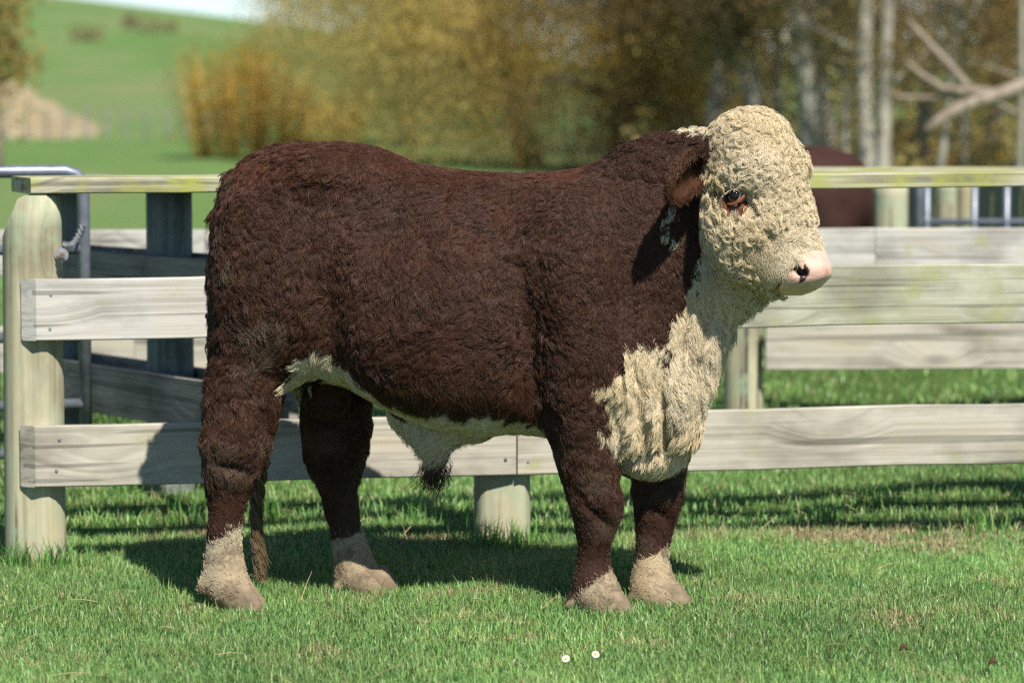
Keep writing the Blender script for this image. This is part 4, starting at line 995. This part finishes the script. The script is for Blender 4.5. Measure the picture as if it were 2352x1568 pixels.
# broken bare limb reaching in from the right
def bare_limb():
    g = empty('broken_limb', (px_x(2480, 31), 31, 0)); tag(g, 'bare broken tree limb slanting in from the right edge', 'limb')
    def add(nm, pts, r): tube_obj(nm, [W(a, b_, 31 + d) for a, b_, d in pts], [x * 0.82 for x in r], M['bark_bare'], g, 10)
    add('limb', [(2480, 420, 0.6), (2470, 260, 0.5), (2420, 190, 0.3), (2352, 196, 0.0), (2280, 222, -0.1), (2210, 245, -0.2), (2168, 268, -0.2), (2128, 300, -0.3)], [0.12, 0.11, 0.10, 0.085, 0.075, 0.065, 0.06, 0.05])
    add('branch', [(2300, 215, 0), (2230, 208, 0.1), (2190, 160, 0.15), (2130, 95, 0.2), (2085, 45, 0.25)], [0.055, 0.05, 0.042, 0.034, 0.02])
    add('branch', [(2250, 212, 0.05), (2170, 205, 0.2), (2120, 175, 0.3), (2080, 140, 0.35)], [0.05, 0.042, 0.032, 0.02])
    add('branch', [(2230, 212, 0.1), (2140, 226, 0.3), (2070, 224, 0.35), (2030, 205, 0.4)], [0.04, 0.035, 0.028, 0.018])
bare_limb()
# tan bank and a post fence in the paddock
def bank():
    n = 30; V = []; F = []; x0, x1, Y0 = px_x(-160, 62), px_x(255, 62), 62
    for j in range(12):
        for i in range(n):
            s = i / (n - 1); q = j / 11; x = x0 + (x1 - x0) * s; hgt = 0.98 * (1 - np.clip((s - 0.35) / 0.6, 0, 1) ** 0.8) * math.sin(math.pi * min(1, q * 0.5 + 0.02)) + 0.05 * math.sin(i * 1.3 + j)
            yy = Y0 - 3 + q * 6; V.append((x, yy, float(ground_z(x, yy)) - 0.06 + max(0, hgt)))
    for j in range(11):
        for i in range(n - 1): a = j * n + i; F.append([a, a + 1, a + n + 1, a + n])
    m, nn, l, b = mat('dry_bank', 0.95, 0.1); tc = nn.new('ShaderNodeTexCoord'); f = noise(nn, l, tc.outputs['Object'], 2.5, 5); r = ramp(nn, [(0.35, (0.24, 0.20, 0.10)), (0.65, (0.42, 0.34, 0.23))]); l.new(f, r.inputs[0]); l.new(r.outputs[0], b.inputs['Base Color'])
    o = new_mesh('bank', V, F, m, None, True); o['kind'] = 'structure'
bank()
def paddock_fence():
    g = empty('paddock_fence', (px_x(380, 60), 60, 0)); tag(g, 'faint thin post and wire fence at the foot of the hill', 'fence'); k = 0
    for px in range(-30, 720, 46):
        x = px_x(px, 58); post('post', x, 58, 0.022, 0.55 + float(ground_z(x, 58)), M['post_dark'], g, seed=200 + px, z0=-0.2)
    for z in (0.25, 0.42, 0.58): tube_obj('wire', [Vector((px_x(-60, 58), 58, z)), Vector((px_x(740, 58), 58, z))], 0.004, M['metal'], g, 5)
paddock_fence()
# dry bushes on the hill
for i, (px, Y, w_, lab) in enumerate(((205, 170, 1.0, 'left one of the faint brown bushes on the green hill'), (365, 185, 1.3, 'right one of the faint brown bushes on the green hill'), (300, 190, 0.7, 'middle and smallest of the brown bushes on the hill'))):
    tree('hill_bush', lab, px_x(px, Y), Y, 0.7 + 0.2 * w_, w_ * 0.8, [(0.34, 0.33, 0.15), (0.42, 0.36, 0.19)], 260, M['bark_bare'], leaf=0.12, seed=70 + i, shoots=26, group='brown bushes on the hill', cat='bush')

# ------------------------------------------------------------------ grass
def blades(n, P, H, Wd, C, seed, lean=0.45):
    rg = np.random.default_rng(seed); az = rg.random(n) * 6.283; d = np.stack([np.cos(az), np.sin(az), np.zeros(n)], 1)
    fa = az + 1.57 + rg.normal(0, 0.5, n); w_ = np.stack([np.cos(fa), np.sin(fa), np.zeros(n)], 1) * (Wd / 2)[:, None]
    ln = (np.abs(rg.normal(0, lean, n)) + 0.08)[:, None]; h = H[:, None]; up = np.array([[0, 0, 1.0]])
    m1 = P + up * h * 0.55 + d * h * ln * 0.30; tp = P + up * h * (1 - 0.35 * np.clip(ln, 0, 1.2) ** 2) + d * h * ln * 1.0
    V = np.stack([P - w_, P + w_, m1 - w_ * 0.85, m1 + w_ * 0.85, tp], 1).reshape(-1, 3)
    b0 = np.arange(n)[:, None] * 5; F = np.concatenate([b0 + np.array([[0, 1, 3]]), b0 + np.array([[0, 3, 2]]), b0 + np.array([[2, 3, 4]])], 0)
    o = new_mesh('grass', V, F, M['grass'], None, False); set_col(o.data, 'col', np.repeat(C, 5, 0)); return o
def lawn(n, y0, y1, hmul, wmul, seed, name, label, dens_pow=1.0):
    rg = np.random.default_rng(seed); Y = y0 + (y1 - y0) * rg.random(n) ** dens_pow; X = (rg.random(n) * 2 - 1) * (Y * 0.158 + 0.75)
    Q = np.stack([X, Y, np.zeros(n)], 1); c1 = vnoise(Q, 3.0, 1); c2 = vnoise(Q, 11, 2); c3 = vnoise(Q, 1.3, 3)
    fence = np.exp(-((Y - (11.12 + 0.2 * X)) / 0.22) ** 2)
    dry = np.clip((c2 - 0.55) * 3, 0, 1) * np.clip((c1 - 0.35) * 2.5, 0, 1) * 0.75 + fence * np.clip(c1 * 1.6 - 0.35, 0, 1) * 0.75 + 0.06
    for qx, qy, qr in ((2060, 1455, 0.16), (735, 1512, 0.10), (1990, 1400, 0.08), (100, 1525, 0.12), (430, 1232, 0.20), (2080, 1232, 0.28), (1900, 1238, 0.2), (1000, 1255, 0.16), (1480, 1490, 0.08), (2200, 1260, 0.15), (560, 1420, 0.07)):
        Yq = CAM_H * FPX / (qy - HORIZON); Xq = (qx - 1176) / FPX * Yq; dry = dry + 0.62 * np.exp(-((X - Xq) / qr) ** 2 - ((Y - Yq) / (qr * 0.9)) ** 2) * np.clip(c2 * 1.7 - 0.2, 0, 1)
    keep = rg.random(n) > np.clip((0.42 - c2) * 2.2, 0, 0.6)
    H = (0.013 + 0.021 * rg.random(n) + 0.030 * np.clip(c1 - 0.3, 0, 1) * c2) * hmul; H *= 1 + 0.5 * fence * c2
    tall = rg.random(n) < 0.03; H[tall] *= 1.9
    isdry = rg.random(n) < dry
    G = np.array([[0.135, 0.275, 0.085], [0.170, 0.330, 0.105], [0.105, 0.215, 0.075], [0.215, 0.335, 0.120]])[rg.integers(0, 4, n)] * (0.75 + 0.5 * rg.random((n, 1))) * (0.85 + 0.35 * c3)[:, None]
    G = G * (1 + (c2 - 0.5)[:, None] * np.array([[0.5, 0.1, 0.1]]))
    Dc = np.array([[0.52, 0.42, 0.24], [0.42, 0.34, 0.19], [0.60, 0.50, 0.30], [0.32, 0.30, 0.13]])[rg.integers(0, 4, n)] * (0.7 + 0.6 * rg.random((n, 1)))
    G = G * np.array([[1.42, 1.29, 1.18]]) * (0.82 + 0.42 * c1)[:, None]
    C = np.where(isdry[:, None], Dc, G); H = np.where(isdry, H * 0.75, H)
    P = np.stack([X, Y, ground_z(X, Y) - 0.003], 1)[keep]
    Wd = (0.0018 + 0.0018 * rg.random(n)) * wmul
    o = blades(keep.sum(), P, H[keep], Wd[keep], C[keep], seed + 1, 0.55); o.name = name; tag(o, label, 'grass', None, 'stuff')
lawn(310000, 8.2, 11.4, 1.0, 1.0, 301, 'grass', 'short green pasture grass with dry blades under the bull')
lawn(80000, 11.4, 15.0, 1.35, 1.5, 302, 'grass', 'longer grass behind the near fence')
lawn(40000, 15.0, 26.0, 1.6, 3.0, 303, 'grass', 'blurred grass of the yard beyond the far fence')
# tufts of taller grass at the foot of the posts
def tufts():
    rg = np.random.default_rng(310); Ps = []; 
    spots = [(on_fence(px, 1262, 0.05), s) for px, s in ((25, 40), (60, 50), (110, 50), (165, 60), (1100, 60), (1150, 60), (1215, 60))] + [(W(px, 1100, Y), s) for px, Y, s in ((440, 11.6, 50), (950, 11.5, 60), (1640, 11.9, 60), (1880, 11.6, 80), (2020, 12.0, 70), (2250, 11.5, 60), (620, 11.7, 60), (300, 12.3, 60))]
    for p, s in spots: Ps.append(np.stack([p.x + rg.normal(0, 0.045, s), p.y - 0.07 + rg.normal(0, 0.035, s)], 1))
    Pq = np.concatenate(Ps); n = len(Pq); P = np.stack([Pq[:, 0], Pq[:, 1], ground_z(Pq[:, 0], Pq[:, 1])], 1)
    G = np.array([[0.10, 0.27, 0.06], [0.14, 0.33, 0.07], [0.20, 0.32, 0.09]])[rg.integers(0, 3, n)] * (0.75 + 0.5 * rg.random((n, 1)))
    o = blades(n, P, 0.05 + 0.07 * rg.random(n), 0.003 + 0.0025 * rg.random(n), G, 311, 0.4); o.name = 'tall_grass'; tag(o, 'taller green tufts at the foot of the fence', 'grass', None, 'stuff')
tufts()
# loose dry stems
def straws():
    rg = np.random.default_rng(320); n = 130; Y = rg.uniform(8.4, 12.2, n); X = (rg.random(n) * 2 - 1) * (Y * 0.158 + 0.3); VV = []; FF = []; CC = []
    for i in range(n):
        a = rg.random() * 6.283; L = rg.uniform(0.03, 0.12); e = rg.normal(0.25, 0.3); p = Vector((X[i], Y[i], float(ground_z(X[i], Y[i])) + 0.022)); d = Vector((math.cos(a) * math.cos(e), math.sin(a) * math.cos(e), abs(math.sin(e))))
        V, F = tube([p, p + d * L * 0.5 + Vector((0, 0, 0.004)), p + d * L], [0.0011, 0.0010, 0.0005], 4); o = len(VV); VV += V; FF += [[k + o for k in f] for f in F]; CC += [np.array([0.50, 0.38, 0.20]) * (0.6 + 0.6 * rg.random())] * len(V)
    ob = new_mesh('dry_stems', VV, FF, M['straw'], None); set_col(ob.data, 'col', np.array(CC)); tag(ob, 'scattered dry straw stems lying in the short grass', 'straw', None, 'stuff')
straws()
m, n, l, b = mat('daisy_white', 0.6, 0.2); b.inputs['Base Color'].default_value = (0.82, 0.82, 0.80, 1); M['petal'] = m
m, n, l, b = mat('daisy_yellow', 0.7, 0.2); b.inputs['Base Color'].default_value = (0.75, 0.52, 0.04, 1); M['disc'] = m
m, n, l, b = mat('daisy_stem', 0.6, 0.2); b.inputs['Base Color'].default_value = (0.10, 0.20, 0.05, 1); M['stem'] = m
def daisy(px, py, label, tilt):
    y = 8.7
    for _ in range(4): y = (CAM_H - 0.055) / (CAM_H - W(px, py, 1.0).z) * 1.0
    q = W(px, py, y); g = empty('daisy', (q.x, q.y, float(ground_z(q.x, q.y)))); tag(g, label, 'daisy', 'daisies in the grass')
    V, F = tube([Vector((q.x, q.y, 0.0)), Vector((q.x + 0.003, q.y, 0.03)), q], [0.0013, 0.0012, 0.001], 6); child_mesh('stem', V, F, M['stem'], g)
    nz = Vector((tilt, -0.75, 0.65)).normalized(); ux = nz.cross(Vector((0, 0, 1))).normalized(); uy = nz.cross(ux)
    V, F = lathe_blob(q + nz * 0.002, (0.003, 0.0048, 0.0048), (nz, ux, uy), 12, 8); child_mesh('disc', V, F, M['disc'], g)
    for k in range(16):
        a = 6.283 * k / 16; d = ux * math.cos(a) + uy * math.sin(a); s = nz.cross(d)
        pv = [q + d * 0.004 - s * 0.001, q + d * 0.004 + s * 0.001, q + d * 0.0080 + s * 0.0017 + nz * 0.001, q + d * 0.0105 + nz * 0.0012, q + d * 0.0080 - s * 0.0017 + nz * 0.001]
        pv = pv + [v - nz * 0.0004 for v in pv]
        child_mesh('petal', pv, [[0, 1, 2, 3, 4], [9, 8, 7, 6, 5]] + [[i, 5 + i, 5 + (i + 1) % 5, (i + 1) % 5] for i in range(5)], M['petal'], g, False)
daisy(1300, 1512, 'left one of two white daisies in the front grass', -0.1); daisy(1368, 1502, 'right one of two white daisies in the front grass', 0.1)
m, n, l, b = mat('dead_leaf', 0.8, 0.15); b.inputs['Base Color'].default_value = (0.085, 0.05, 0.026, 1); M['dead_leaf'] = m
def fallen_leaf(px, py, label):
    y = (CAM_H - 0.035) / (CAM_H - W(px, py, 1.0).z); q = W(px, py, y); V = []; F = []
    for i in range(7):
        s = i / 6; w_ = 0.008 * math.sin(math.pi * (0.08 + 0.9 * s))
        V += [(q.x - 0.012 + 0.024 * s, q.y - w_, q.z + 0.010 * math.sin(s * 3)), (q.x - 0.012 + 0.024 * s, q.y, q.z - 0.004 + 0.010 * math.sin(s * 3)), (q.x - 0.012 + 0.024 * s, q.y + w_, q.z + 0.008 + 0.010 * math.sin(s * 3))]
    for i in range(6):
        for k in (0, 1): a = i * 3 + k; F.append([a, a + 3, a + 4, a + 1])
    o = new_mesh('fallen_leaf', V, F, M['dead_leaf'], None, True); sm = o.modifiers.new('thick', 'SOLIDIFY'); sm.thickness = 0.001; tag(o, label, 'leaf', 'brown fallen leaves')
fallen_leaf(2281, 1525, 'brown fallen leaf near the bottom right corner'); fallen_leaf(2076, 1492, 'curled brown leaf in the straw patch at right')
